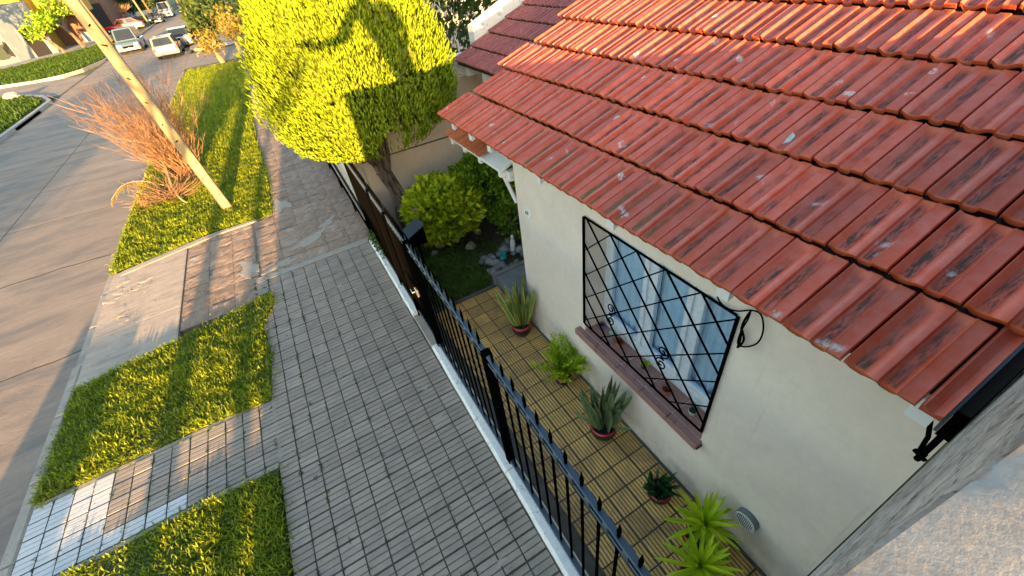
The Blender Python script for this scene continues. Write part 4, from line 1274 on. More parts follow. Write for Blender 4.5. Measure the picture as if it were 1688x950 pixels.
for a, c in zip(posts, posts[1:]):
    gate = abs(a - 3.86) < .01
    s_ = MB(); y0, y1 = a + .036, c - .036
    s_.box(XF - .020, XF + .020, y0, y1, 1.675, 1.692, bev=.004); s_.box(XF - .020, XF + .020, y0, y1, 1.605, 1.620, bev=.004)
    s_.build("top_rail", mBlueBlack, fence)
    s_ = MB(); s_.box(XF - .022, XF + .022, y0, y1, .125, .165, bev=.004); s_.build("bottom_rail", mBlueBlack, fence)
    n = max(1, round((y1 - y0) / (.152 if a < 3 else .088)))
    for k in range(n):
        yy = y0 + (k + .5) * (y1 - y0) / n
        o_ = ORG[fence.name]
        link_obj("fence_bar", bar_me, fence, Vector((XF, yy, 0)) - o_)
        link_obj("rail_collar", col_me, fence, Vector((XF, yy + .5 * (y1 - y0) / n, 0)) - o_) if k < n - 1 else None
        link_obj("spear_tip", tip_me, fence, Vector((XF, yy, -.05)) - o_)
    if a > 3:
        s_ = MB(); s_.box(XF + .012, XF + .016, y0 + .002, y1 - .002, .17, 1.02 if gate else .95); s_.build("metal_sheet", mBlackMatt, fence)
for p in posts:
    s_ = MB(); s_.box(XF - .034, XF + .034, p - .034, p + .034, 0, 1.70, bev=.004); s_.build("post", mBlackMatt, fence)
s_ = MB(); s_.box(XF - .045, XF - .020, 4.02, 4.10, .82, .93, bev=.005); s_.tube([(XF - .05, 4.05, .90), (XF - .085, 4.05, .90), (XF - .085, 4.13, .90)], .007, 6)
s_.build("gate_lock", mChrome, fence)
# white kerb under the fence, with the gate gap
s_ = None
for k, (ya, yb) in enumerate([(-1.2, .62), (.63, 1.93), (1.94, 3.90), (4.66, 5.9), (5.91, 7.1)]):
    s_ = MB(); n = 10
    vs = []
    for q in range(n + 1):
        yy = ya + (yb - ya) * q / n; e = rnd.uniform(-.004, .004)
        vs += [(.515 + e, yy, -.1), (.512 + e, yy, .085), (.535 + e, yy, .108), (.665, yy, .112), (.672, yy, -.1)]
    fs = []
    for q in range(n):
        for c in range(4): fs.append((q * 5 + c, (q + 1) * 5 + c, (q + 1) * 5 + c + 1, q * 5 + c + 1))
    fs += [(4, 3, 2, 1, 0), tuple(n * 5 + c for c in range(5))]
    s_.add(vs, fs); s_.build("white_kerb", mWhiteDirty, fence)
s_ = MB(); s_.box(.515, .67, 3.91, 4.65, -.1, .055, bev=.01); s_.build("threshold", mPatch, fence)
# low wall and railing of the next plot
lw = MB(); lw.prism([(.66, 7.35), (.79, 7.35), (.86, 13.2), (.72, 13.2)], -.1, .52); tag(lw.build("low_wall", mat("sunlit_cream_wall", (.62, .50, .34), .85, .08, 3)), "low cream wall catching the sun beyond the garden fence", "wall")
rl = thing("low_railing", "low black railing along the pavement beside the cream low wall", "railing", (.62, 10, 0))
s_ = MB(); s_.tube([(.60, 7.15, .42), (.62, 10, .42), (.64, 13, .42)], .02, 6); s_.build("rail", mBlueBlack, rl)
s_ = MB(); s_.box(.615, .63, 7.15, 13, .02, .38); s_.build("panel", mBlackMatt, rl)
for k in range(5):
    s_ = MB(); s_.box(.58, .61, 7.15 + k * 1.4, 7.18 + k * 1.4, -.05, .43); s_.build("post", mBlackMatt, rl)
# creeper leaves at the fence foot
P = np.stack([npr.uniform(.52, .66, 260), npr.uniform(6.25, 7.0, 260), npr.uniform(.02, .34, 260)], 1)
v, f, sh = leaf_cards(P, npr.normal(size=(260, 3)), npr.uniform(.04, .08, 260), npr.uniform(.02, .04, 260), npr.uniform(0, 1, 260))
tag(np_mesh("creeper", v, f, mGrass, None, {"shade": sh}), "green creeper growing through the foot of the black fence", "plant")

# ------------------------------------------------------------------ potted plants
def pot(t, r, h, band=True):
    x, y, z = t.location
    prof = [(r * .55, 0), (r * .62, .004), (r * .92, h * .35), (r * 1.0, h * .60), (r * .93, h * .82), (r * .86, h * .92), (r * .93, h * 1.0), (r * .80, h * 1.0), (r * .76, h * .9)]
    s_ = MB(); s_.lathe(prof, (x, y, z), 26); s_.build("pot", mPot, t, smooth='auto')
    if band:
        s_ = MB(); s_.lathe([(r * .945, h * .80), (r * .965, h * .85), (r * .90, h * .92), (r * .96, h * 1.012), (r * .94, h * 1.02), (r * .85, h * .94)], (x, y, z), 26, cap=False); s_.build("red_band", mPotRed, t, smooth='auto')
    s_ = MB(); s_.lathe([(0.001, h * .88), (r * .78, h * .88), (r * .78, h * .885), (0.001, h * .90)], (x, y, z), 18); s_.build("soil", mPotSoil, t)
def blade(P0, d, up, L, W, n=7, cup=.25, bend=.15, twist=0.0, mwid=.45):
    """one thick-looking strap leaf: strip of 3 verts per row; returns verts, quads, edge attribute"""
    d = Vector(d).normalized(); side = d.cross(Vector(up)).normalized(); nn = side.cross(d).normalized()
    vs, ed = [], []
    for i in range(n + 1):
        t = i / n
        w = W * (math.sin(math.pi * min(1, (t * (1 - mwid) / mwid if t < mwid else (t - mwid) / (1 - mwid) * .0 + 1) * .5 + .0)) if False else (0.55 + .45 * math.sin(math.pi * min(t / (2 * mwid), .5))) * (1 - max(0, (t - .62) / .38) ** 1.8))
        a = twist * t; s2 = side * math.cos(a) + nn * math.sin(a); n2 = -side * math.sin(a) + nn * math.cos(a)
        c = Vector(P0) + d * L * t + nn * bend * L * t * t
        vs += [c - s2 * w * .5 + n2 * w * cup, c, c + s2 * w * .5 + n2 * w * cup]; ed += [1, 0, 1]
    fs = []
    for i in range(n):
        a = i * 3
        fs += [(a, a + 1, a + 4, a + 3), (a + 1, a + 2, a + 5, a + 4)]
    return vs, fs, ed
def strap_plant(t, z0, N, L, W, spread, m, rg, name="leaf", r0=.03, bend=(-.1, .1), cup=.2, upc=1.0, mwid=.45, tw=.5):
    x, y, z = t.location
    for k in range(N):
        a = rg.uniform(0, 6.283); s0 = rg.random() ** .7
        d = (math.cos(a) * spread * s0, math.sin(a) * spread * s0, upc)
        p = (x + r0 * s0 * math.cos(a + .4), y + r0 * s0 * math.sin(a + .4), z + z0)
        l = L * rg.uniform(.55, 1.08)
        vs, fs, ed = blade(p, d, (math.cos(a + 1.57 + rg.uniform(-.6, .6)), math.sin(a + 1.57), .1) if upc > .6 else (0, 0, 1), l, W * rg.uniform(.75, 1.15), bend=rg.uniform(*bend), cup=cup, twist=rg.uniform(-tw, tw), mwid=mwid)
        b_ = MB(); b_.add(vs, fs)
        sh = rg.uniform(0, 1)
        o = b_.build(name, m, t, smooth=True, attr={"edge": ed, "shade": [sh] * len(vs), "tipv": [0] * len(vs)})
rg = random.Random(21)
t = thing("potted_snake_plant", "snake plant with yellow edged upright leaves in a red banded black pot, nearest the lawn", "potted plant", (1.63, 3.50, 0))
pot(t, .13, .19); strap_plant(t, .14, 44, .68, .060, .28, mSnake, rg, "leaf", .075, bend=(-.05, .06))
t = thing("potted_fern", "bushy lime green plant in a black pot between the two snake plants", "potted plant", (1.62, 2.55, 0))
pot(t, .10, .15)
Pl = []; Dl = []; s_ = MB()
for k in range(60):
    a = rg.uniform(0, 6.283); e = rg.uniform(.1, 1.0); L = rg.uniform(.26, .44)
    d = Vector((math.cos(a) * e, math.sin(a) * e, 1.15)).normalized()
    p0 = Vector((1.62, 2.55, .14))
    pts = [p0 + d * L * q + Vector((math.cos(a), math.sin(a), -.35)) * .10 * q * q for q in (0, .35, .7, 1)]
    s_.tube(pts, [.005, .004, .003, .001], 4)
    for q in range(24):
        u = .18 + .82 * q / 23; i = min(2, int(u * 3)); w = u * 3 - i
        c = pts[i].lerp(pts[i + 1], w); Pl.append(c)
        sd = d.cross(Vector((0, 0, 1))).normalized() * (1 if q % 2 else -1)
        Dl.append(sd * .7 + d * .8 + Vector((rg.uniform(-.3, .3), rg.uniform(-.3, .3), rg.uniform(0, .5))))
s_.build("stems", mLime, t)
Pl = np.array(Pl); Dl = np.array(Dl)
v, f, sh = leaf_cards(Pl, Dl, npr.uniform(.04, .075, len(Pl)), npr.uniform(.016, .028, len(Pl)), npr.uniform(.2, 1, len(Pl)))
o = np_mesh("foliage", v, f, mLime, t, {"shade": sh}); o["kind"] = "stuff"
t = thing("potted_snake_plant", "snake plant with broad grey green banded leaves in a black pot beneath the window", "potted plant", (1.575, 1.79, 0))
pot(t, .135, .18); strap_plant(t, .13, 48, .62, .066, .30, mSnakeDark, rg, "leaf", .075, bend=(-.05, .06)); strap_plant(t, .12, 4, .50, .045, 1.5, mSnakeDark, rg, "drooping_leaf", .05)
t = thing("potted_aloe", "small dark green aloe in a black pot near the yuccas", "potted plant", (1.585, 1.03, 0))
pot(t, .105, .15); strap_plant(t, .12, 50, .20, .036, 1.4, mAloe, rg, "leaf", .05, cup=.5, mwid=.3)
for (x, y, h, lab) in ((1.555, .59, .42, "spiky lime green yucca rosette close to the round wall vent"), (1.33, .42, .36, "spiky lime green yucca rosette cut by the bottom edge of the view")):
    t = thing("potted_yucca", lab, "potted plant", (x, y, 0))
    pot(t, .11, .17)
    s_ = MB(); s_.tube([(x, y, .14), (x + .01, y, h * .6), (x, y, h)], [.02, .017, .015], 8); s_.build("stem", mBark, t)
    for k in range(44):
        a = k * 2.39996; e = (k / 44)
        el = 1.35 - 1.75 * e
        d = (math.cos(a) * math.cos(el), math.sin(a) * math.cos(el), math.sin(el))
        vs, fs, ed = blade((x, y, h - .05 * e), d, (0, 0, 1), rg.uniform(.23, .33), .030, n=8, bend=rg.uniform(-.22, -.02), cup=.35, twist=rg.uniform(-.2, .2), mwid=.25)
        b_ = MB(); b_.add(vs, fs); b_.build("leaf", mYucca, t, smooth=True, attr={"shade": [rg.uniform(.15, 1)] * len(vs)})

# little pots on the window sill
def sill_pot(x, y, r, h, m, lab, leaves, ml, L, name="small_pot"):
    t = thing(name, lab, "flower pot", (x, y, SZ))
    s_ = MB(); s_.lathe([(r * .7, 0), (r, h), (r * 1.08, h), (r * 1.08, h + .006), (r * .9, h + .006), (r * .88, h * .85)], (x, y, SZ), 16); s_.build("pot", m, t, smooth='auto')
    s_ = MB(); s_.lathe([(.001, h * .86), (r * .88, h * .86), (r * .88, h * .87), (.001, h * .88)], (x, y, SZ), 12); s_.build("soil", mPotSoil, t)
    n = leaves
    a = npr.uniform(0, 6.28, n); D = np.stack([np.cos(a), np.sin(a), npr.uniform(.2, 1.6, n)], 1)
    P = np.stack([np.full(n, x) + npr.uniform(-r * .5, r * .5, n), np.full(n, y) + npr.uniform(-r * .5, r * .5, n), np.full(n, SZ + h)], 1)
    v, f, sh = leaf_cards(P, D, npr.uniform(.6, 1.1, n) * L, npr.uniform(.3, .5, n) * L, npr.uniform(0, 1, n))
    o = np_mesh("leaves", v, f, ml, t, {"shade": sh})
mRedLeaf = leaf_mat("bronze_leaf", (.16, .04, .015), (.42, .13, .05), trans=.2)
mBluePot = simple("blue_violet_pot", (.10, .10, .42), .3)
sill_pot(XW + .15, 2.335, .030, .045, mBluePot, "tiny blue violet pot at the far end of the window sill", 10, mRedLeaf, .04)
sill_pot(XW + .14, 2.06, .035, .04, mTerra, "bronze leaved succulent in a terracotta pot on the window sill", 26, mRedLeaf, .075)
sill_pot(XW + .13, 1.72, .026, .045, simple("dark_cup", (.03, .02, .02), .3), "yellow green succulent in a dark pot on the window sill", 24, mLime, .055)
sill_pot(XW + .11, 1.42, .040, .030, simple("orange_red_saucer", (.55, .06, .02), .35), "orange red dish pot with a wiry plant on the window sill", 6, mDarkLeaf, .05)
sill_pot(XW + .12, 1.15, .034, .04, mStoneWhite, "pale pot with a dark rosette at the near end of the window sill", 16, mAloe, .05)
s_ = MB(); s_.blob((XW + .165, 2.20, SZ + .03), (.025, .03, .03), 8, 6, .1); tag(s_.build("glass_trinket", simple("green_glass", (.25, .42, .38), .1)), "small greenish glass trinket on the window sill", "trinket")
s_ = MB()
for k in range(7):
    a = rg.uniform(0, 6.28); s_.tube(sm([(XW + .12, 1.40, SZ + .03), (XW + .13 + .03 * math.cos(a), 1.40 + .05 * math.sin(a), SZ + .08), (XW + .12 + .05 * math.cos(a), 1.38 + .11 * math.sin(a), SZ + .06 + .05 * rg.random())], 5), .0025, 4)
tag(s_.build("wiry_twigs", mTwig), "thin wiry stems sticking out of the orange dish on the sill", "plant")
s_ = MB(); s_.lathe([(.001, 0), (.022, 0), (.024, .07), (.010, .095), (.001, .1)], (fx0 - .04, 1.99, WZ0 + .10), 12)
tag(s_.build("white_tassel", mWhitePlastic, smooth='auto'), "small white ornament hanging by the first window sash", "ornament")

# ------------------------------------------------------------------ shrubs and trees
def shell_pts(n, c, r, rmin=.75, low=-0.9, lump=.12, seed=1, flat=0.0):
    g = np.random.default_rng(seed)
    d = unit(g.normal(size=(n * 2, 3))); d = d[d[:, 2] > low][:n]
    k = 1 + lump * (np.sin(d[:, 0] * 7 + seed) * np.sin(d[:, 1] * 6 + 2 * seed) + .6 * np.sin(d[:, 2] * 11 + d[:, 0] * 5))
    q = g.uniform(rmin, 1.0, len(d)) ** .6
    P = np.array(c) + d * np.array(r) * (k * q)[:, None]
    return P, d, q
def shrub(name, label, cat, c, r, n, m, L, W, seed, group=None, low=-.85, shade_lo=0.0, stem=True, lump=.12, up=.6):
    base = (c[0], c[1], 0.0)
    t = thing(name, label, cat, base, group)
    g = np.random.default_rng(seed)
    P, d, q = shell_pts(n, c, r, .45, low, lump, seed)
    D = d + g.normal(0, .55, d.shape) + np.array([0, 0, up])
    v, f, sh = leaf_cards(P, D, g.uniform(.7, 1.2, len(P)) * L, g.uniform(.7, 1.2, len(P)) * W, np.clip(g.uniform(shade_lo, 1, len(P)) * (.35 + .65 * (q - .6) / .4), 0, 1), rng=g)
    o = np_mesh("foliage", v, f, m, t, {"shade": sh}); o["kind"] = "stuff"
    if stem:
        s_ = MB(); rs = random.Random(seed)
        for k in range(9):
            a = rs.uniform(0, 6.28); e = rs.uniform(.2, .75)
            s_.tube(sm([(c[0] + .04 * math.cos(a), c[1] + .04 * math.sin(a), -.02), (c[0] + .3 * e * r[0] * math.cos(a), c[1] + .3 * e * r[1] * math.sin(a), c[2] * .6), (c[0] + e * r[0] * math.cos(a), c[1] + e * r[1] * math.sin(a), c[2] + r[2] * .3)], 4), [.022] * 4 + [.014] * 4 + [.008], 5)
        s_.build("stems", mBark, t)
    return t
shrub("shrub", "rounded yellow green shrub in front of the cream boundary wall", "shrub", (1.72, 6.05, .72), (.62, .55, .50), 4200, mBushYellow, .125, .075, 3)
shrub("shrub", "darker green shrub tucked behind the corner of the house", "shrub", (2.62, 6.15, .78), (.58, .60, .62), 4600, mBushGreen, .10, .055, 4)
shrub("shrub", "tall thin leaved plant beside the corner of the house above the rockery", "shrub", (2.65, 5.45, .45), (.26, .28, .42), 700, mBushGreen, .08, .035, 5)
P = np.array([(2.66, 5.8, 1.28)] * 5) + npr.normal(0, .02, (5, 3))
s_ = MB(); s_.lathe([(.001, 0), (.03, .0), (.05, .05), (.04, .10), (.001, .11)], (2.62, 6.02, 1.25), 10); tag(s_.build("orange_flower", simple("orange_petal", (.6, .16, .05), .5), smooth='auto'), "orange flower at the top of the darker green shrub", "flower")
s_ = MB()
for k in range(14):
    s_.tube([(1.22, 5.75, .98), (1.22 + rnd.uniform(-.09, .09), 5.75 + rnd.uniform(-.08, .08), .98 + rnd.uniform(0, .09))], [.006, .004], 4)
tag(s_.build("dried_flower_head", mTwigPale), "pale dried flower head on the left of the yellow green shrub", "flower")

# golden cypress
TX, TY = 1.16, 6.62
cyp = thing("golden_cypress", "large rounded golden yellow cypress over the fence with a dark twisted trunk", "tree", (TX, TY, 0))
def crown_r(z):
    # radius of the crown at height z
    t = (z - 1.72) / (4.62 - 1.72)
    t = np.clip(t, 0, 1)
    return 1.26 * np.clip(np.sin(np.pi * np.clip(t, 0, 1) ** .62) ** .55, 0, 1) * (1 - .10 * t)
NC = 27000
g = np.random.default_rng(9)
zz = 1.72 + (4.62 - 1.72) * g.uniform(0, 1, NC) ** .9
aa = g.uniform(0, 2 * np.pi, NC)
zlift = .26 * np.clip(np.cos(aa + .35), 0, 1)
lump = 1 + .06 * np.sin(aa * 5 + zz * 1.3) + .065 * np.sin(aa * 13 + np.sin(zz * 3) * 2) * np.sin(zz * 4 + aa * 3) + .03 * np.sin(aa * 29 + zz * 2)
rr = crown_r(zz) * lump * g.uniform(.86, 1.02, NC)
Pc = np.stack([TX - .02 + rr * np.cos(aa), TY + rr * np.sin(aa) * .96, zz], 1)
gap = (np.sin(aa * 13 + np.sin(zz * 3) * 2) * np.sin(zz * 4 + aa * 3) < -.93)
keep = (~gap | (g.uniform(size=NC) < .3)) & (zz > 1.72 + zlift * g.uniform(.8, 1.1, NC))
# notch over the trunk on the camera side
da = np.angle(np.exp(1j * (aa + np.pi / 2 - .05)))
keep &= ~((np.abs(da + .05) < .22 * np.clip((2.3 - zz) / .35, 0, 1)) & (zz < 2.3) & (g.uniform(size=NC) < .93))
Pc, aa2, zz2 = Pc[keep], aa[keep], zz[keep]
out = np.stack([np.cos(aa2), np.sin(aa2), np.zeros(len(aa2))], 1)
Dc = out * (.42 + .25 * (zz2 < 2.1))[:, None] + np.array([0, 0, 1.0]) + g.normal(0, .20, out.shape)
v, f, sh, tipv = spindles(Pc, Dc, g.uniform(.07, .15, len(Pc)), g.uniform(.008, .018, len(Pc)), np.clip(g.normal(.5, .28, len(Pc)), 0, 1))
o = np_mesh("foliage", v, f, mConifer, cyp, {"shade": sh, "tipv": tipv * .8}); o["kind"] = "stuff"
# finer side sprays
k2 = g.choice(len(Pc), 24000, replace=True)
P2 = Pc[k2] + Dc[k2] * g.uniform(.02, .10, (24000, 1)) + g.normal(0, .012, (24000, 3))
D2 = Dc[k2] + g.normal(0, .42, (24000, 3))
v, f, sh, tipv = spindles(P2, D2, g.uniform(.03, .065, 24000), g.uniform(.005, .010, 24000), np.clip(g.normal(.6, .3, 24000), 0, 1))
o = np_mesh("fine_foliage", v, f, mConifer, cyp, {"shade": sh, "tipv": tipv}); o["kind"] = "stuff"
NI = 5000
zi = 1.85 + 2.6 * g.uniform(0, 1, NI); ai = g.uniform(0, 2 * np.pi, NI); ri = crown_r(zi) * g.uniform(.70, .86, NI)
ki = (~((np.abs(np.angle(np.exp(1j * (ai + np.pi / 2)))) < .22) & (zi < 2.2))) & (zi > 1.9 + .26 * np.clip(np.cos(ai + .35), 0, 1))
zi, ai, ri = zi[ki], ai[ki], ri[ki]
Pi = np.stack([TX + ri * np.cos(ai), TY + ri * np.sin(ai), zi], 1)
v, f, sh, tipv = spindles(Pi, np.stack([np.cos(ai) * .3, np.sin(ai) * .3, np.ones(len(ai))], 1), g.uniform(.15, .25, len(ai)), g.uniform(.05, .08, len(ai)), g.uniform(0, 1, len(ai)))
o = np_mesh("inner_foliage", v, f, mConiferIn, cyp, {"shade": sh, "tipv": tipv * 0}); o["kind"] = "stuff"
s_ = MB()
def trunk(b_, pts, rad, n=10, tw=.9, lobe=.26):
    pts = sm(pts, 8); m_ = len(pts); vs = []
    for i, p in enumerate(pts):
        t_ = i / (m_ - 1); r_ = rad[0] + (rad[1] - rad[0]) * t_
        if i == 0: r_ *= 1.35
        for k in range(n * 2):
            a = math.pi * k / n
            q = 1 + lobe * math.sin(a * 4 + tw * t_ * 8) + .07 * math.sin(a * 9 - t_ * 13)
            vs.append((p[0] + r_ * q * math.cos(a), p[1] + r_ * q * math.sin(a), p[2]))
    N2 = n * 2
    b_.add(vs, [(i * N2 + k, i * N2 + (k + 1) % N2, (i + 1) * N2 + (k + 1) % N2, (i + 1) * N2 + k) for i in range(m_ - 1) for k in range(N2)])
trunk(s_, [(1.26, 6.58, -.05), (1.20, 6.55, .5), (1.18, 6.56, 1.0), (1.06, 6.58, 1.45)], (.135, .095))
trunk(s_, [(1.07, 6.58, 1.40), (.98, 6.55, 1.70), (.86, 6.45, 2.1), (.75, 6.5, 2.7)], (.085, .035))
trunk(s_, [(1.07, 6.58, 1.38), (1.10, 6.60, 1.75), (1.18, 6.62, 2.3), (1.2, 6.62, 3.4)], (.075, .025))
trunk(s_, [(1.12, 6.57, 1.30), (1.20, 6.50, 1.70), (1.22, 6.45, 2.2), (1.35, 6.5, 2.8)], (.045, .02))
trunk(s_, [(1.03, 6.56, 1.48), (.80, 6.35, 1.78), (.55, 6.15, 2.1)], (.035, .012))
s_.build("trunk", mBark, cyp, smooth='auto')
# dark green foliage beyond the parapet, and more gardens behind
shrub("tree", "dark green tree behind the sloping white parapet", "tree", (4.5, 12.5, 1.9), (2.3, 2.0, 2.1), 5200, mDarkLeaf, .22, .10, 31, group="trees behind the parapet", lump=.2)
shrub("tree", "olive green tree crown to the left behind the golden cypress", "tree", (3.2, 15.5, 1.5), (1.6, 2.0, 1.9), 3200, mBushGreen, .22, .10, 32, group="trees behind the parapet", lump=.2)
b = MB(); b.box(4.2, 12, 19, 26, 0, 2.9); tag(b.build("back_building", mGrey), "grey rear building just visible above the parapet", "building")

# timber pole
pole = thing("timber_pole", "square weathered timber pole leaning over the grass verge", "pole", (-1.80, 10.8, 0))
s_ = MB()
A = Vector((-1.80, 10.8, -.3)); Bp = Vector((-2.50, 10.85, 7.6))
A = A + (Bp - A) * 0.0
for z0_, z1_, w0, w1 in ((-.3, 7.6, .098, .080),):
    n = 16; vs = []
    for i in range(n + 1):
        t_ = i / n; c = A.lerp(Bp, t_); w = w0 + (w1 - w0) * t_
        for dx, dy in ((-1, -.7), (-.7, -1), (.7, -1), (1, -.7), (1, .7), (.7, 1), (-.7, 1), (-1, .7)):
            vs.append((c.x + dx * w * (1 + .03 * math.sin(i * 2.3)), c.y + dy * w, c.z))
    s_.add(vs, [(i * 8 + k, i * 8 + (k + 1) % 8, (i + 1) * 8 + (k + 1) % 8, (i + 1) * 8 + k) for i in range(n) for k in range(8)] + [tuple(n * 8 + k for k in range(8))])
s_.build("shaft", mPole, pole)
for k in range(12):
    zq = .35 + .42 * k + rnd.uniform(-.08, .08); t_ = (zq + .3) / 7.9; c = A.lerp(Bp, t_)
    s_ = MB(); s_.tube([(c.x + rnd.uniform(-.05, .05), c.y - .10, zq), (c.x + rnd.uniform(-.05, .05), c.y - .094, zq + .03)], .011, 6); s_.build("bolt_hole", mBlackMatt, pole)

# orange brush: many arching dry twigs
def twig_bush(name, label, cat, base, n, Lr, spread, m, seed, rad=.009, sub=3, up=1.0, lean=(0, 0), group=None, stuffy=True):
    r_ = random.Random(seed)
    t = thing(name, label, cat, (base[0], base[1], 0), group)
    s_ = MB()
    for k in range(n):
        a = r_.uniform(0, 6.283); e = spread * math.sqrt(r_.random())
        L = r_.uniform(*Lr)
        p = Vector((base[0] + r_.uniform(-.25, .25), base[1] + r_.uniform(-.25, .25), base[2]))
        d = Vector((math.cos(a) * e + lean[0], math.sin(a) * e + lean[1], up)).normalized()
        pts = [p.copy()]; nseg = 7
        for i in range(nseg):
            d = (d + Vector((r_.uniform(-.26, .26), r_.uniform(-.26, .26), r_.uniform(-.08, .14)))).normalized()
            p = p + d * L / nseg; pts.append(p.copy())
            if i >= 2:
                for q in range(r_.randrange(0, sub)):
                    d2 = (d + Vector((r_.uniform(-.8, .8), r_.uniform(-.8, .8), r_.uniform(-.1, .6)))).normalized()
                    l2 = L * r_.uniform(.08, .26)
                    s_.tube([p, p + d2 * l2 * .5, p + d2 * l2 + Vector((0, 0, .04 * l2))], [rad * .5, rad * .42, rad * .2], 3, cap=False)
        s_.tube(pts, [rad * (1.25 - 1.0 * i / nseg) for i in range(nseg + 1)], 4, cap=False)
    o = s_.build("branches", m, t); o["kind"] = "stuff" if stuffy else "stuff"
    return t
twig_bush("dry_shrub", "big leafless orange brown shrub of thin twigs behind the timber pole", "shrub", (-2.75, 13.9, 0), 260, (.9, 2.6), .60, mTwig, 5, .010, 5, lean=(-.04, 0))
twig_bush("brush_heap", "heap of cut dry brush lying on the grass by the road edge", "brush", (-3.15, 12.7, .02), 120, (.4, 1.0), 2.6, mTwig, 8, .009, 3, up=.35)
s_ = MB(); s_.tube(sm([(-3.05, 13.6, .45), (-3.0, 12.9, .25), (-2.86, 12.2, .12), (-2.72, 11.9, .02)]), [.03] * 12 + [.022] * 13, 6)
tag(s_.build("dead_branch", mTwigPale), "pale bare branch leaning down from the brush heap to the grass", "branch")
# palm frond
fr = thing("palm_frond", "drooping yellow green palm frond reaching over the road edge", "frond", (-3.5, 13.4, 0))
pts = sm([(-3.25, 13.3, .15), (-3.6, 13.2, .42), (-3.95, 13.1, .46), (-4.3, 13.0, .25)], 10)
s_ = MB(); s_.tube(pts, [.009] * 15 + [.005] * (len(pts) - 15), 5); s_.build("rib", mTwigPale, fr)
Pf, Df = [], []
for i, p in enumerate(pts[6:]):
    for sgn in (-1, 1):
        for q in range(2):
            Pf.append(p); Df.append((-.3, sgn * .75, -.55 + rnd.uniform(-.2, .2)))
v, f, sh = leaf_cards(np.array(Pf), np.array(Df, float), npr.uniform(.18, .30, len(Pf)), np.full(len(Pf), .014), npr.uniform(.4, 1, len(Pf)))
np_mesh("leaflets", v, f, mDryLeaf, fr, {"shade": sh})

# trees beyond
def branchy(name, label, cat, base, H, spread, m, seed, rad=.09, levels=4, leaves=0, ml=None, L=.2, lean=(0, 0), group=None, low=.35, fan=(3, 5)):
    r_ = random.Random(seed); t = thing(name, label, cat, base, group)
    s_ = MB(); ends = []
    def grow(p, d, l, r0, lev):
        pts = [p]; q = p.copy(); dd = d.copy()
        for i in range(4):
            dd = (dd + Vector((r_.uniform(-.22, .22), r_.uniform(-.22, .22), r_.uniform(-.05, .15)))).normalized(); q = q + dd * l / 4; pts.append(q.copy())
        s_.tube(pts, [r0 * (1 - .11 * i) for i in range(5)], 6 if lev == 0 else 4, cap=False)
        if lev < levels:
            for k in range(r_.randint(*fan)):
                a = r_.uniform(0, 6.28); w = spread
                nd = (dd * .8 + Vector((math.cos(a) * w, math.sin(a) * w, r_.uniform(-.1, .5)))).normalized()
                grow(pts[r_.choice((2, 3, 4)) if lev else 4].copy(), nd, l * r_.uniform(.55, .8), r0 * .55, lev + 1)
        else: ends.append(q)
        if lev >= 2: ends.append(pts[2])
    grow(Vector(base), Vector((lean[0], lean[1], 1)).normalized(), H * low, rad, 0)
    o = s_.build("trunk", m, t)
    if leaves and ends:
        g_ = np.random.default_rng(seed)
        E = np.array([tuple(e) for e in ends]); k = g_.choice(len(E), leaves)
        P = E[k] + g_.normal(0, .22 * H / 4, (leaves, 3)) * .8
        v, f, sh = leaf_cards(P, g_.normal(size=(leaves, 3)), g_.uniform(.6, 1.2, leaves) * L, g_.uniform(.3, .55, leaves) * L, g_.uniform(0, 1, leaves), rng=g_)
        o = np_mesh("crown", v, f, ml, t, {"shade": sh}); o["kind"] = "stuff"
    return t
branchy("street_tree", "golden lit tree with twisted branches at the far end of our verge", "tree", (-1.7, 34.6, 0), 6.0, .75, mTwigPale, 4, .17, 4, 700, mDryLeaf, .24, low=.10, fan=(4, 6), lean=(-.05, 0))
branchy("street_tree", "second leafless tree tangled with the golden one behind the cypress", "tree", (-0.6, 37.5, 0), 7.0, .7, mTwigPale, 6, .14, 4, 700, mDryLeaf, .28, low=.12, fan=(4, 6), lean=(.05, 0))
branchy("street_tree", "gnarled street tree in front of the doorway of the pale building", "tree", (-16.0, 64.0, .05), 4.6, .75, mBark, 12, .20, 3, 900, mBushGreen, .38, low=.34, lean=(-.35, 0))
branchy("street_tree", "leafy street tree by the brown garage left of the timber pole", "tree", (-15.3, 68.5, .05), 4.6, .7, mBark, 13, .22, 3, 1100, mBushGreen, .40, low=.40, lean=(-.2, 0))
branchy("bare_tree", "orange lit leafless tree behind the red car", "tree", (-13.6, 89, .05), 6.2, .62, mTwig, 14, .20, 4, 0, low=.22, fan=(4, 6))
branchy("street_tree", "bare yellow lit branches overhanging the roof of the mural building", "tree", (-20.5, 55, .05), 6.4, .75, mTwigPale, 17, .15, 4, 260, mDryLeaf, .35, low=.5, lean=(.3, 0))
shrub("hedge", "dark garden hedge in the distance beyond the pavement", "hedge", (-2.5, 60, 1.4), (1.6, 9, 2.0), 2600, mDarkLeaf, .5, .25, 41, lump=.15)
shrub("tree", "dark tree far behind the cypress on the right of the street", "tree", (1.5, 50, 3.0), (3.6, 4, 3.4), 3000, mDarkLeaf, .55, .25, 42, lump=.2)

# utility poles at the far kerb
for (x, y, lx, lab, m_) in ((-11.4, 60.5, -.9, "thin pale utility pole leaning beside the light blue van", mPole), (-11.75, 64, -1.1, "orange rusty utility pole just left of the pale one", mTwig), (-10.9, 88, -.7, "slim pale post between the red and the dark car", mPole), (-10.9, 97, -.8, "brown post in front of the white van", mTwig)):
    s_ = MB(); s_.tube([(x, y, 0), (x + lx, y, 8.5)], [.13, .09], 8); tag(s_.build("utility_pole", m_, smooth=True), lab, "pole")

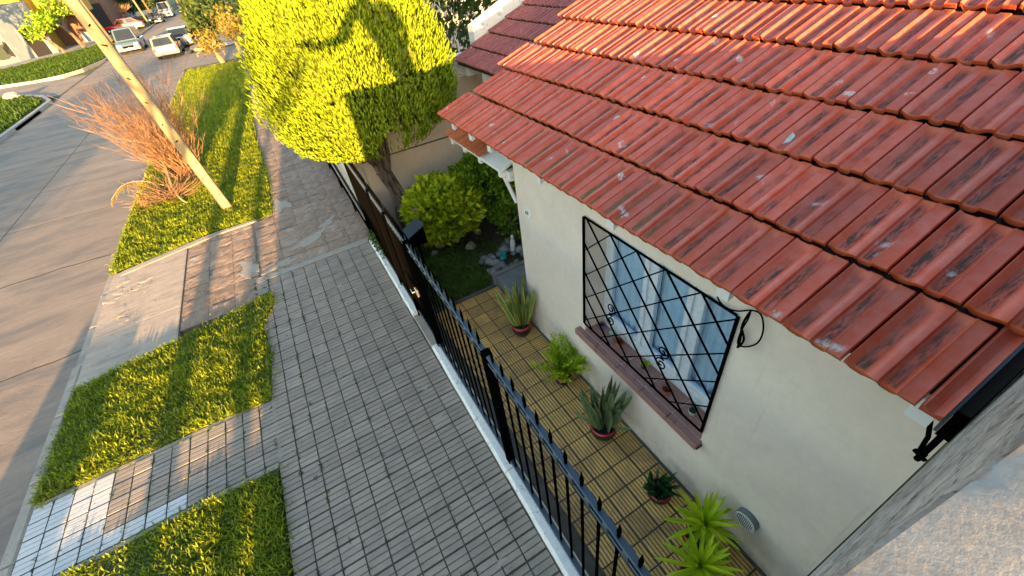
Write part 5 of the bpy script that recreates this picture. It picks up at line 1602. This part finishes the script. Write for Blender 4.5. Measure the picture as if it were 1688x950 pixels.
# ------------------------------------------------------------------ buildings across the street
def facade(b_, A, B, z0, z1, depth):
    A = Vector((*A, 0)); B = Vector((*B, 0)); d = (B - A).normalized(); n = Vector((-d.y, d.x, 0)) * depth
    b_.prism([(A.x, A.y), (B.x, B.y), (B.x + n.x, B.y + n.y), (A.x + n.x, A.y + n.y)], z0, z1)
def on_face(A, B, u0, u1, z0, z1, out=.03, th=.03):
    A = Vector((*A, 0)); B = Vector((*B, 0)); d = (B - A); L = d.length; d.normalize(); n = Vector((d.y, -d.x, 0))
    p0 = A + d * u0; p1 = A + d * u1; b_ = MB()
    q = [(p0.x + n.x * out, p0.y + n.y * out), (p1.x + n.x * out, p1.y + n.y * out), (p1.x + n.x * (out - th), p1.y + n.y * (out - th)), (p0.x + n.x * (out - th), p0.y + n.y * (out - th))]
    b_.prism(q, z0, z1); return b_
FA, FB = (-24.5, 58.5), (-17.55, 68.4)
mb_ = thing("mural_building", "white corner building with a green animal mural and a narrow dark doorway", "building", (-21, 63.5, 0))
L_ = (Vector(FB) - Vector(FA)).length
s_ = MB(); facade(s_, FA, FB, 0, 3.9, 7); s_.build("wall", mWhiteWall, mb_)
on_face(FA, FB, L_ - 4.3, L_ + .02, 0.0, 4.6, .12, .11).build("pale_panel", mPaleWall, mb_)
on_face(FA, FB, L_ - 2.5, L_ - .9, 0.05, 2.5, .17, .04).build("door", mDarkRoom, mb_)
on_face(FA, FB, L_ - .85, L_ - .25, 0.05, 4.5, .30, .17).build("pilaster", mWhiteWall, mb_)
on_face(FA, FB, L_ - 2.75, L_ - 2.55, 0.05, 2.6, .20, .07).build("door_frame", mWhiteWall, mb_)
# mural: plain dark green splashes
def blot(cx, cz, rx, rz, seed, m, nm="mural_shape"):
    r_ = random.Random(seed); A = Vector((*FA, 0)); d = (Vector((*FB, 0)) - A).normalized(); n = Vector((d.y, -d.x, 0))
    pts = []
    for k in range(18):
        t_ = 2 * math.pi * k / 18; q = 1 + r_.uniform(-.3, .3)
        p = A + d * (cx + rx * math.cos(t_) * q) + n * .04; pts.append((p.x, p.y, cz + rz * math.sin(t_) * q))
    b_ = MB(); vs = pts + [(p[0] - n.x * .03, p[1] - n.y * .03, p[2]) for p in pts]
    b_.add(vs, [tuple(range(18)), tuple(range(35, 17, -1))] + [(k, (k + 1) % 18, 18 + (k + 1) % 18, 18 + k) for k in range(18)])
    b_.build(nm, m, mb_)
blot(6.2, 1.3, 1.3, .75, 2, mMural); blot(4.6, 1.4, 1.2, .6, 3, mMural); blot(7.6, 1.1, .35, .6, 5, mMuralDark); blot(6.6, 2.9, .5, .13, 6, mMuralDark)
for k in range(5): blot(L_ - 3.9 + .25 * k, 1.9 - .1 * k, .13, .16, 30 + k, mMuralDark, "graffiti_mark")
yh = thing("yellow_house", "bright yellow two storey house behind the mural building", "house", (-18, 75, 0))
s_ = MB(); s_.box(-32, -18.5, 71, 82, 0, 7.5); s_.box(-18.499, -14.6, 74, 80, 3.0, 8.0); s_.build("wall", mYellowWall, yh)
s_ = MB(); s_.box(-18.45, -15.6, 75.5, 80, 0, 2.999); s_.build("garage_wall", mBrick, yh)
s_ = MB(); s_.box(-19.5, -16.6, 69.5, 73.99, 2.7, 3.5); s_.build("entrance_canopy", mGrey, yh)
s_ = MB(); s_.blob((-18.2, 69.4, 3.2), (.55, .05, .16), 10, 6, 0); s_.build("red_sign", mTaillight, yh)
for k in range(2):
    s_ = MB(); s_.box(-16.3, -14.9, 73.93, 73.99, 3.35 + 1.35 * k, 4.55 + 1.35 * k); w_ = s_.build("window", mShutter, yh)
    s_ = MB(); s_.box(-16.35, -14.85, 73.90, 73.925, 4.56 + 1.35 * k, 4.66 + 1.35 * k); s_.build("lintel", mWhiteWall, w_)
s_ = MB(); s_.box(-15.0, -14.55, 73.8, 73.99, 2.9, 3.05); s_.build("ledge", mWhiteWall, yh)
s_ = MB(); s_.box(-15.6, -14.2, 71.6, 71.75, .3, 1.25); tag(s_.build("white_sign_board", mPaleWall), "pale blue board standing in front of the brown garage", "board")
bh = thing("brown_house", "dark reddish brown house front behind the red car", "house", (-17, 93, 0))
s_ = MB(); s_.box(-30, -15.5, 93, 105, 0, 6.5); s_.build("wall", mBrick, bh)
s_ = MB(); s_.box(-19.5, -15.9, 92.9, 92.99, 0, 3.4); s_.build("garage_door", mDarkRoom, bh)
s_ = MB(); s_.box(-20.1, -19.52, 92.7, 92.99, 0, 6.4); s_.build("pier", mShutter, bh)
for k, (x, y, w, h, m_) in enumerate([(-16, 112, 12, 6, mWhiteWall), (-15, 135, 12, 7, mGrey), (2.5, 95, 12, 7, mYellowWall), (4.0, 62, 12, 5, mWhiteWall), (-15, 165, 14, 8, mBrick), (6, 150, 16, 8, mGrey)]):
    t = thing("far_house", ["white house at the end of the street", "grey house at the end of the street", "yellow house on the right far along the street", "white house on the right behind the dark trees", "brown house closing the view of the street", "grey block on the right closing the view"][k], "house", (x, y, 0))
    sx = -1 if x < 0 else 1
    s_ = MB(); s_.box(x - (w if sx < 0 else 0), x + (0 if sx < 0 else w), y, y + 14, 0, h); s_.build("wall", m_, t)
    s_ = MB(); s_.box(x - (w if sx < 0 else -.8) + .8, x - .8 + (0 if sx < 0 else w), y - .06, y - .01, 1, 2.6); s_.build("window", mDarkRoom, t)
branchy("bare_tree", "bare yellow tree arching over the street in the far distance", "tree", (-8.6, 118, .05), 8, .7, mTwigPale, 24, .2, 4, 500, mDryLeaf, .5, low=.3)
for k, (x, y) in enumerate(((-13, 104), (-12.5, 126), (-1.8, 80))):
    shrub("tree", ["dark green street tree beside the parked cars far away", "olive street tree at the end of the street", "round dark tree on the right pavement far away"][k], "tree", (x, y, 3.2), (2.2, 2.4, 2.4), 1800, mDarkLeaf, .5, .25, 50 + k, lump=.2)

# ------------------------------------------------------------------ vehicles
def car(name, label, cat, loc, heading, paint, kind="hatch", L=4.0, W=1.7, H=1.45, group=None, seed=0):
    """x forward, y left in its own frame"""
    t = thing(name, label, cat, loc, group)
    ca, sa = math.cos(heading), math.sin(heading)
    MM = Matrix.Translation(Vector(loc)) @ Matrix.Rotation(heading, 4, 'Z')
    h = L / 2; hw = W / 2; zb = .24; belt = H * .60 if kind != 'van' else H * .52
    if kind == 'hatch': roofp = [(h * .30, belt), (h * .02, H), (-h * .62, H * .985), (-h * .92, belt + .05)]; hood = belt - .10
    elif kind == 'sedan': roofp = [(h * .34, belt), (h * .06, H), (-h * .42, H * .98), (-h * .72, belt)]; hood = belt - .10
    elif kind == 'coupe': roofp = [(h * .36, belt), (h * .02, H), (-h * .38, H * .97), (-h * .80, belt + .03)]; hood = belt - .14
    elif kind == 'suv': roofp = [(h * .42, belt), (h * .20, H), (-h * .86, H), (-h * .97, belt)]; hood = belt - .06
    else: roofp = [(h * .62, belt), (h * .40, H), (-h * .92, H), (-h * .98, belt)]; hood = belt - .10
    prof = [(-h, zb + .05), (-h, belt * .72), (-h * .985, belt - .02), (roofp[3][0], belt), (roofp[0][0], belt), (h * .86, hood), (h * .97, hood - .14), (h, zb + .28), (h * .99, zb)]
    b_ = MB(); b_.M = MM
    n = len(prof); vs = []
    secs = [(-hw, .0, .93), (-hw * .93, 0, 1.0), (hw * .93, 0, 1.0), (hw, 0, .93)]
    for y_, _, k_ in secs:
        for x_, z_ in prof:
            vs.append((x_ * (1 if k_ == 1 else .975), y_, z_ if z_ < zb + .1 or k_ == 1 else z_ - .05))
    fs = [tuple(range(n - 1, -1, -1)), tuple(3 * n + k for k in range(n))]
    for s3 in range(3):
        for k in range(n):
            j = (k + 1) % n
            fs.append((s3 * n + k, s3 * n + j, (s3 + 1) * n + j, (s3 + 1) * n + k))
    b_.add(vs, fs)
    # greenhouse
    tin = hw * .80; bi = hw * .94
    g_ = [(roofp[0][0], bi, belt - .01), (roofp[1][0], tin, roofp[1][1]), (roofp[2][0], tin, roofp[2][1]), (roofp[3][0], bi, belt - .01)]
    vs = [(x_, y_, z_) for x_, y_, z_ in g_] + [(x_, -y_, z_) for x_, y_, z_ in g_]
    b_.add(vs, [(0, 1, 2, 3)[::-1], (4, 5, 6, 7), (0, 4, 5, 1)[::-1], (1, 5, 6, 2)[::-1], (2, 6, 7, 3)[::-1]])
    b_.build("body", paint, t, smooth='auto')
    def quad(nm, pts, m, out):
        q_ = [Vector(p) for p in pts]; c = sum(q_, Vector()) / 4
        nn = (q_[1] - q_[0]).cross(q_[2] - q_[0]).normalized()
        if nn.dot(c - Vector((0, 0, belt * .8))) < 0: nn = -nn
        b2 = MB(); b2.M = MM
        o_ = [c + (p - c) * out + nn * .012 for p in q_]; i_ = [p - nn * .02 for p in o_]
        b2.add(o_ + i_, [(0, 1, 2, 3), (7, 6, 5, 4), (0, 4, 5, 1), (1, 5, 6, 2), (2, 6, 7, 3), (3, 7, 4, 0)]); b2.build(nm, m, t)
    quad("windscreen", [g_[0], g_[1], (g_[1][0], -g_[1][1], g_[1][2]), (g_[0][0], -g_[0][1], g_[0][2])], mCarGlass, .86)
    quad("rear_window", [g_[2], g_[3], (g_[3][0], -g_[3][1], g_[3][2]), (g_[2][0], -g_[2][1], g_[2][2])], mCarGlass, .82)
    for sg in (1, -1):
        mx = (g_[1][0] + g_[2][0]) / 2
        a_ = [(p[0], sg * p[1], p[2]) for p in g_]
        mid_t = (mx, sg * tin, (g_[1][2] + g_[2][2]) / 2); mid_b = (mx, sg * bi, belt - .01)
        quad("side_window", [a_[0], a_[1], mid_t, mid_b], mCarGlass, .80); 
        quad("side_window", [mid_b, mid_t, a_[2], a_[3]], mCarGlass, .80)
    wr = .31 if kind != 'van' else .34
    for x_ in (h * .62, -h * .62):
        for sg in (1, -1):
            b2 = MB(); b2.M = MM @ Matrix.Translation((x_, sg * (hw - .09), wr)) @ Matrix.Rotation(R(90), 4, 'X')
            b2.lathe([(wr * .6, -.11), (wr * .95, -.11), (wr, -.07), (wr, .07), (wr * .95, .11), (wr * .6, .11)], n=18); w_ = b2.build("wheel", mRubber, t, smooth='auto')
            b2 = MB(); b2.M = MM @ Matrix.Translation((x_, sg * (hw - .09), wr)) @ Matrix.Rotation(R(90), 4, 'X')
            b2.lathe([(.03, -.118), (wr * .6, -.105), (wr * .6, .105), (.03, .118)], n=14); b2.build("rim", mChrome, w_, smooth='auto')
    for sg in (1, -1):
        b2 = MB(); b2.M = MM; b2.box(h * .955, h * 1.005, sg * hw * .58, sg * hw * .90, hood - .24, hood - .10, bev=.02); b2.build("headlight", mHeadlight, t)
        b2 = MB(); b2.M = MM; b2.box(-h * 1.006, -h * .97, sg * hw * .74, sg * hw * .96, belt * .62, belt * .95, bev=.02); b2.build("taillight", mTaillight, t)
        b2 = MB(); b2.M = MM; b2.box(roofp[0][0] - .12, roofp[0][0] + .02, sg * hw * .98, sg * (hw + .15), belt, belt + .12, bev=.02); b2.build("mirror", mBlackMatt, t)
    b2 = MB(); b2.M = MM; b2.box(h * .96, h * 1.03, -hw * .95, hw * .95, zb, zb + .17, bev=.03); b2.build("bumper", paint if kind != 'suv' else mGreyPlastic, t)
    b2 = MB(); b2.M = MM; b2.box(-h * 1.03, -h * .96, -hw * .95, hw * .95, zb, zb + .17, bev=.03); b2.build("bumper", paint if kind != 'suv' else mGreyPlastic, t)
    b2 = MB(); b2.M = MM; b2.box(h * .985, h * 1.01, -hw * .45, hw * .45, zb + .20, zb + .34, bev=.01); b2.build("grille", mBlackMatt, t)
    return t
def paintm(n, c): return simple(n, c, .25, 0.0, .6, coat=.6)
car("parked_van", "light blue van parked facing us beside the far kerb", "van", (-8.9, 54.8, -.07), R(-90), paintm("light_blue_paint", (.07, .115, .16)), 'van', 4.2, 1.75, 1.78)
car("driving_car", "cream white estate car seen from behind with red tail lights", "car", (-5.25, 45.2, -.07), R(90), paintm("cream_car_paint", (.17, .155, .11)), 'suv', 3.9, 1.62, 1.35)
car("red_car", "bright red hatchback parked sideways in front of the brown house", "car", (-13.5, 84.0, .06), R(180), paintm("red_car_paint", (.45, .004, .014)), 'hatch', 4.9, 1.7, 1.42)
car("black_car", "black car parked facing us in front of the white van", "car", (-10.4, 93.5, -.07), R(-90), paintm("black_car_paint", (.03, .03, .035)), 'sedan', 4.2, 1.75, 1.4)
car("white_van", "white van parked facing us at the far end of the row", "van", (-9.9, 107.5, -.07), R(-90), paintm("white_van_paint", (.22, .23, .24)), 'van', 4.8, 1.95, 2.2)
car("dark_car", "dark car parked right behind the white van", "car", (-7.4, 114, -.07), R(-90), paintm("dark_blue_paint", (.03, .04, .06)), 'sedan', 4.3, 1.75, 1.4)
car("navy_car", "dark navy car parked at the right hand kerb past the cream estate", "car", (-4.55, 50.5, -.07), R(90), paintm("navy_paint", (.025, .04, .07)), 'hatch', 4.1, 1.7, 1.40)
car("green_car", "dark green car behind the post next to the bare orange tree", "car", (-12.6, 100, .06), R(180), paintm("dark_green_paint", (.03, .06, .055)), 'suv', 4.2, 1.7, 1.5)

# ------------------------------------------------------------------ our own building: wall and roof edge under the camera
own = thing("own_building", "rough rendered parapet and grimy party wall in the near right corner", "building", (.6, -.1, 0))
xs_ = [.20, .25, .32, .40, .463, .55, .63, .8, 1.2, 1.83, 3, 6.5]
ZT = 3.45
rgp = random.Random(77)
def edge_y(x): return -.0170 - (min(x, .66) - .32) * .095
lev = [(-.1, 0), (2.45, .0), (2.62, .02), (2.9, .35), (3.1, .5), (3.25, .7), (3.36, .85), (3.42, .95), (ZT, 1.0)]
NX = 90
xx_ = [0.20 + (6.5 - .20) * (k / NX) ** 2.2 for k in range(NX + 1)]
vs = []; fs = []
for i, x in enumerate(xx_):
    for z, q in lev:
        y = -.004 - .003 * (x > .6) + (edge_y(x) + .006) * q
        z2 = z
        if 0 < q < 1: y += rgp.uniform(-.003, .0015)
        if q == 1.0:
            y += rgp.uniform(-.003, .003)
        vs.append((x, y, z2))
    vs.append((x, edge_y(x) - .002, ZT + .006 + rgp.uniform(-.001, .002)))
nl_ = len(lev) + 1
for i in range(NX):
    for j in range(len(lev)):
        a = i * nl_ + j; fs.append((a, a + nl_, a + nl_ + 1, a + 1)[::-1])
s_ = MB(); s_.add(vs, fs, 0)
s_.build("side_wall", mRawWall, own, smooth='auto')
s_ = MB(); n = 8; vs = []; 
for i, x in enumerate(xx_):
    for j in range(n + 1):
        t_ = j / n; y = (edge_y(x) - .002) * (1 - t_) + (-.24) * t_
        vs.append((x, y, ZT + .006 + (.006 * math.sin(math.pi * t_)) + rgp.uniform(-.0012, .0012)))
s_.add(vs, [(i * (n + 1) + j, i * (n + 1) + j + 1, (i + 1) * (n + 1) + j + 1, (i + 1) * (n + 1) + j)[::-1] for i in range(NX) for j in range(n)])
s_.build("parapet_top", mCoping, own, smooth=True)
s_ = MB(); s_.box(.21, 6.5, -.25, -.08, 2.5, ZT - .002); s_.box(.21, .40, -6, -.251, 2.5, ZT); s_.box(.401, 6.5, -6, -.251, 2.35, 2.5); s_.box(1.30, 6.5, -6.0, -.08, -.1, 2.349)
s_.build("structure", mGrey, own)

# bracket of an old aerial at the near end of the eave
s_ = MB()
pb = lambda px, py, x=1.62: P3(px, py, 0, x)
s_.tube([pb(1534, 694), pb(1530, 720), pb(1514, 746)], .008, 6)
s_.tube([pb(1588, 684), pb(1560, 712), pb(1538, 733), pb(1518, 752)], .011, 6)
s_.tube([pb(1507, 741), pb(1525, 760)], .009, 6); s_.tube([pb(1511, 757), pb(1524, 748)], .012, 6)
s_.tube([pb(1575, 678), pb(1597, 693)], .017, 8); s_.tube([pb(1570, 700), pb(1600, 684)], .012, 6)
tag(s_.build("aerial_bracket", mBlackMatt), "black metal bracket with two arms at the near lower end of the roof", "bracket")

# ------------------------------------------------------------------ behind the camera: shadow casters, vehicles and cabinet added only for shade
car("parked_van", "unseen tall grey van added behind the photographer to shade the pavement", "van", (-1.50, -6.0, 0), R(90), paintm("grey_car_paint", (.25, .26, .27)), 'van', 5.0, 1.72, 2.35)  # unseen van, put in to throw shade along the pavement
car("shade_car", "unseen grey car added under the overhang behind the photographer for shade", "car", (.30, -5.6, 0), R(90), paintm("silver_car_paint", (.4, .4, .4)), 'suv', 4.2, 1.72, 1.48)  # unseen lower car, put in to carry the shade towards the fence
branchy("street_tree", "street tree behind the photographer throwing a broad straight shadow", "tree", (-3.53, -5.5, 0), 6, .6, mBark, 61, .17, 3, 0, low=.5)
branchy("street_tree", "slimmer street tree further behind the photographer", "tree", (-3.27, -9.0, 0), 6, .6, mBark, 62, .14, 3, 0, low=.5)
s_ = MB(); s_.box(-5.2, -4.22, -3.2, -3.0, 0, 1.16); tag(s_.build("shade_box", mGrey), "unseen grey cabinet added at the kerb behind the photographer for its shadow", "cabinet")  # unseen block, put in for the shade band over road edge and verge
for k in range(7):
    branchy("street_tree", "leafless street tree down the road behind the photographer", "tree", (-12.6 + (.9, -1.2, 1.6, -.2, -2.0, .4, -1.0)[k] - .5 * k, -17 - 6 * k, 0), 9, .6, mBark, 70 + k, .24, 3, 420, mDarkLeaf, .4, low=.35, group="street trees down the road behind the camera")

def person():
    t = thing("person", "person leaning over the parapet holding a phone out to take the photograph", "person", (.86, -.50, 2.5))
    J = {'pel': (.93, -.58, 3.66), 'ch': (.80, -.48, 4.08), 'nk': (.68, -.42, 4.34), 'hd': (.64, -.38, 4.47), 'top': (.63, -.38, 4.60),
         'ls': (.56, -.42, 4.26), 'le': (.37, -.26, 3.98), 'lh': (.13, -.16, 3.97), 'rs': (.98, -.50, 4.22), 're': (1.10, -.46, 3.94), 'rh': (1.02, -.30, 3.70),
         'lk': (.86, -.60, 3.12), 'la': (.84, -.66, 2.60), 'lf': (.80, -.50, 2.56), 'rk': (1.04, -.62, 3.12), 'ra': (1.04, -.70, 2.60), 'rf': (1.08, -.55, 2.56), 'lp': (.86, -.58, 3.60), 'rp': (1.02, -.58, 3.60)}
    E_ = [('pel', 'ch'), ('ch', 'nk'), ('nk', 'hd'), ('hd', 'top'), ('ch', 'ls'), ('ls', 'le'), ('le', 'lh'), ('ch', 'rs'), ('rs', 're'), ('re', 'rh'), ('pel', 'lp'), ('lp', 'lk'), ('lk', 'la'), ('la', 'lf'), ('pel', 'rp'), ('rp', 'rk'), ('rk', 'ra'), ('ra', 'rf')]
    Rd = {'pel': .16, 'ch': .19, 'nk': .07, 'hd': .10, 'top': .06, 'ls': .08, 'le': .06, 'lh': .035, 'rs': .065, 're': .045, 'rh': .03, 'lp': .095, 'rp': .095, 'lk': .06, 'rk': .06, 'la': .04, 'ra': .04, 'lf': .04, 'rf': .04}
    ks = list(J); me_ = bpy.data.meshes.new("body"); o_ = Vector(t.location)
    me_.from_pydata([tuple(Vector(J[k]) - o_) for k in ks], [(ks.index(a), ks.index(c)) for a, c in E_], [])
    me_.materials.append(simple("dark_jacket", (.04, .045, .06), .8))
    ob = link_obj("body", me_, t)
    md = ob.modifiers.new("skin", 'SKIN'); md.use_smooth_shade = True
    for i, k in enumerate(ks):
        me_.skin_vertices[0].data[i].radius = (Rd[k], Rd[k]); me_.skin_vertices[0].data[i].use_root = (k == 'pel')
    sb = ob.modifiers.new("sub", 'SUBSURF'); sb.levels = 2; sb.render_levels = 2
    fb = MB()
    for k in range(4):
        fb.tube([(.14, -.16, 3.975 - .018 * k), (.075, -.13, 3.99 - .02 * k), (.03, -.115, 3.99 - .02 * k), (.012, -.12, 3.985 - .02 * k)], [.010, .009, .008, .006], 6)
    fb.tube([(.13, -.16, 3.96), (.09, -.10, 3.94), (.05, -.095, 3.95)], [.011, .009, .007], 6)
    fb.build("fingers", simple("skin", (.45, .26, .18), .6), t)
    ph = MB(); ph.box(-.045, .075, -.105, -.095, 3.965, 4.035, bev=.003); tag(ph.build("phone", mBlack), "black phone held out over the edge by the photographer", "phone")
person()
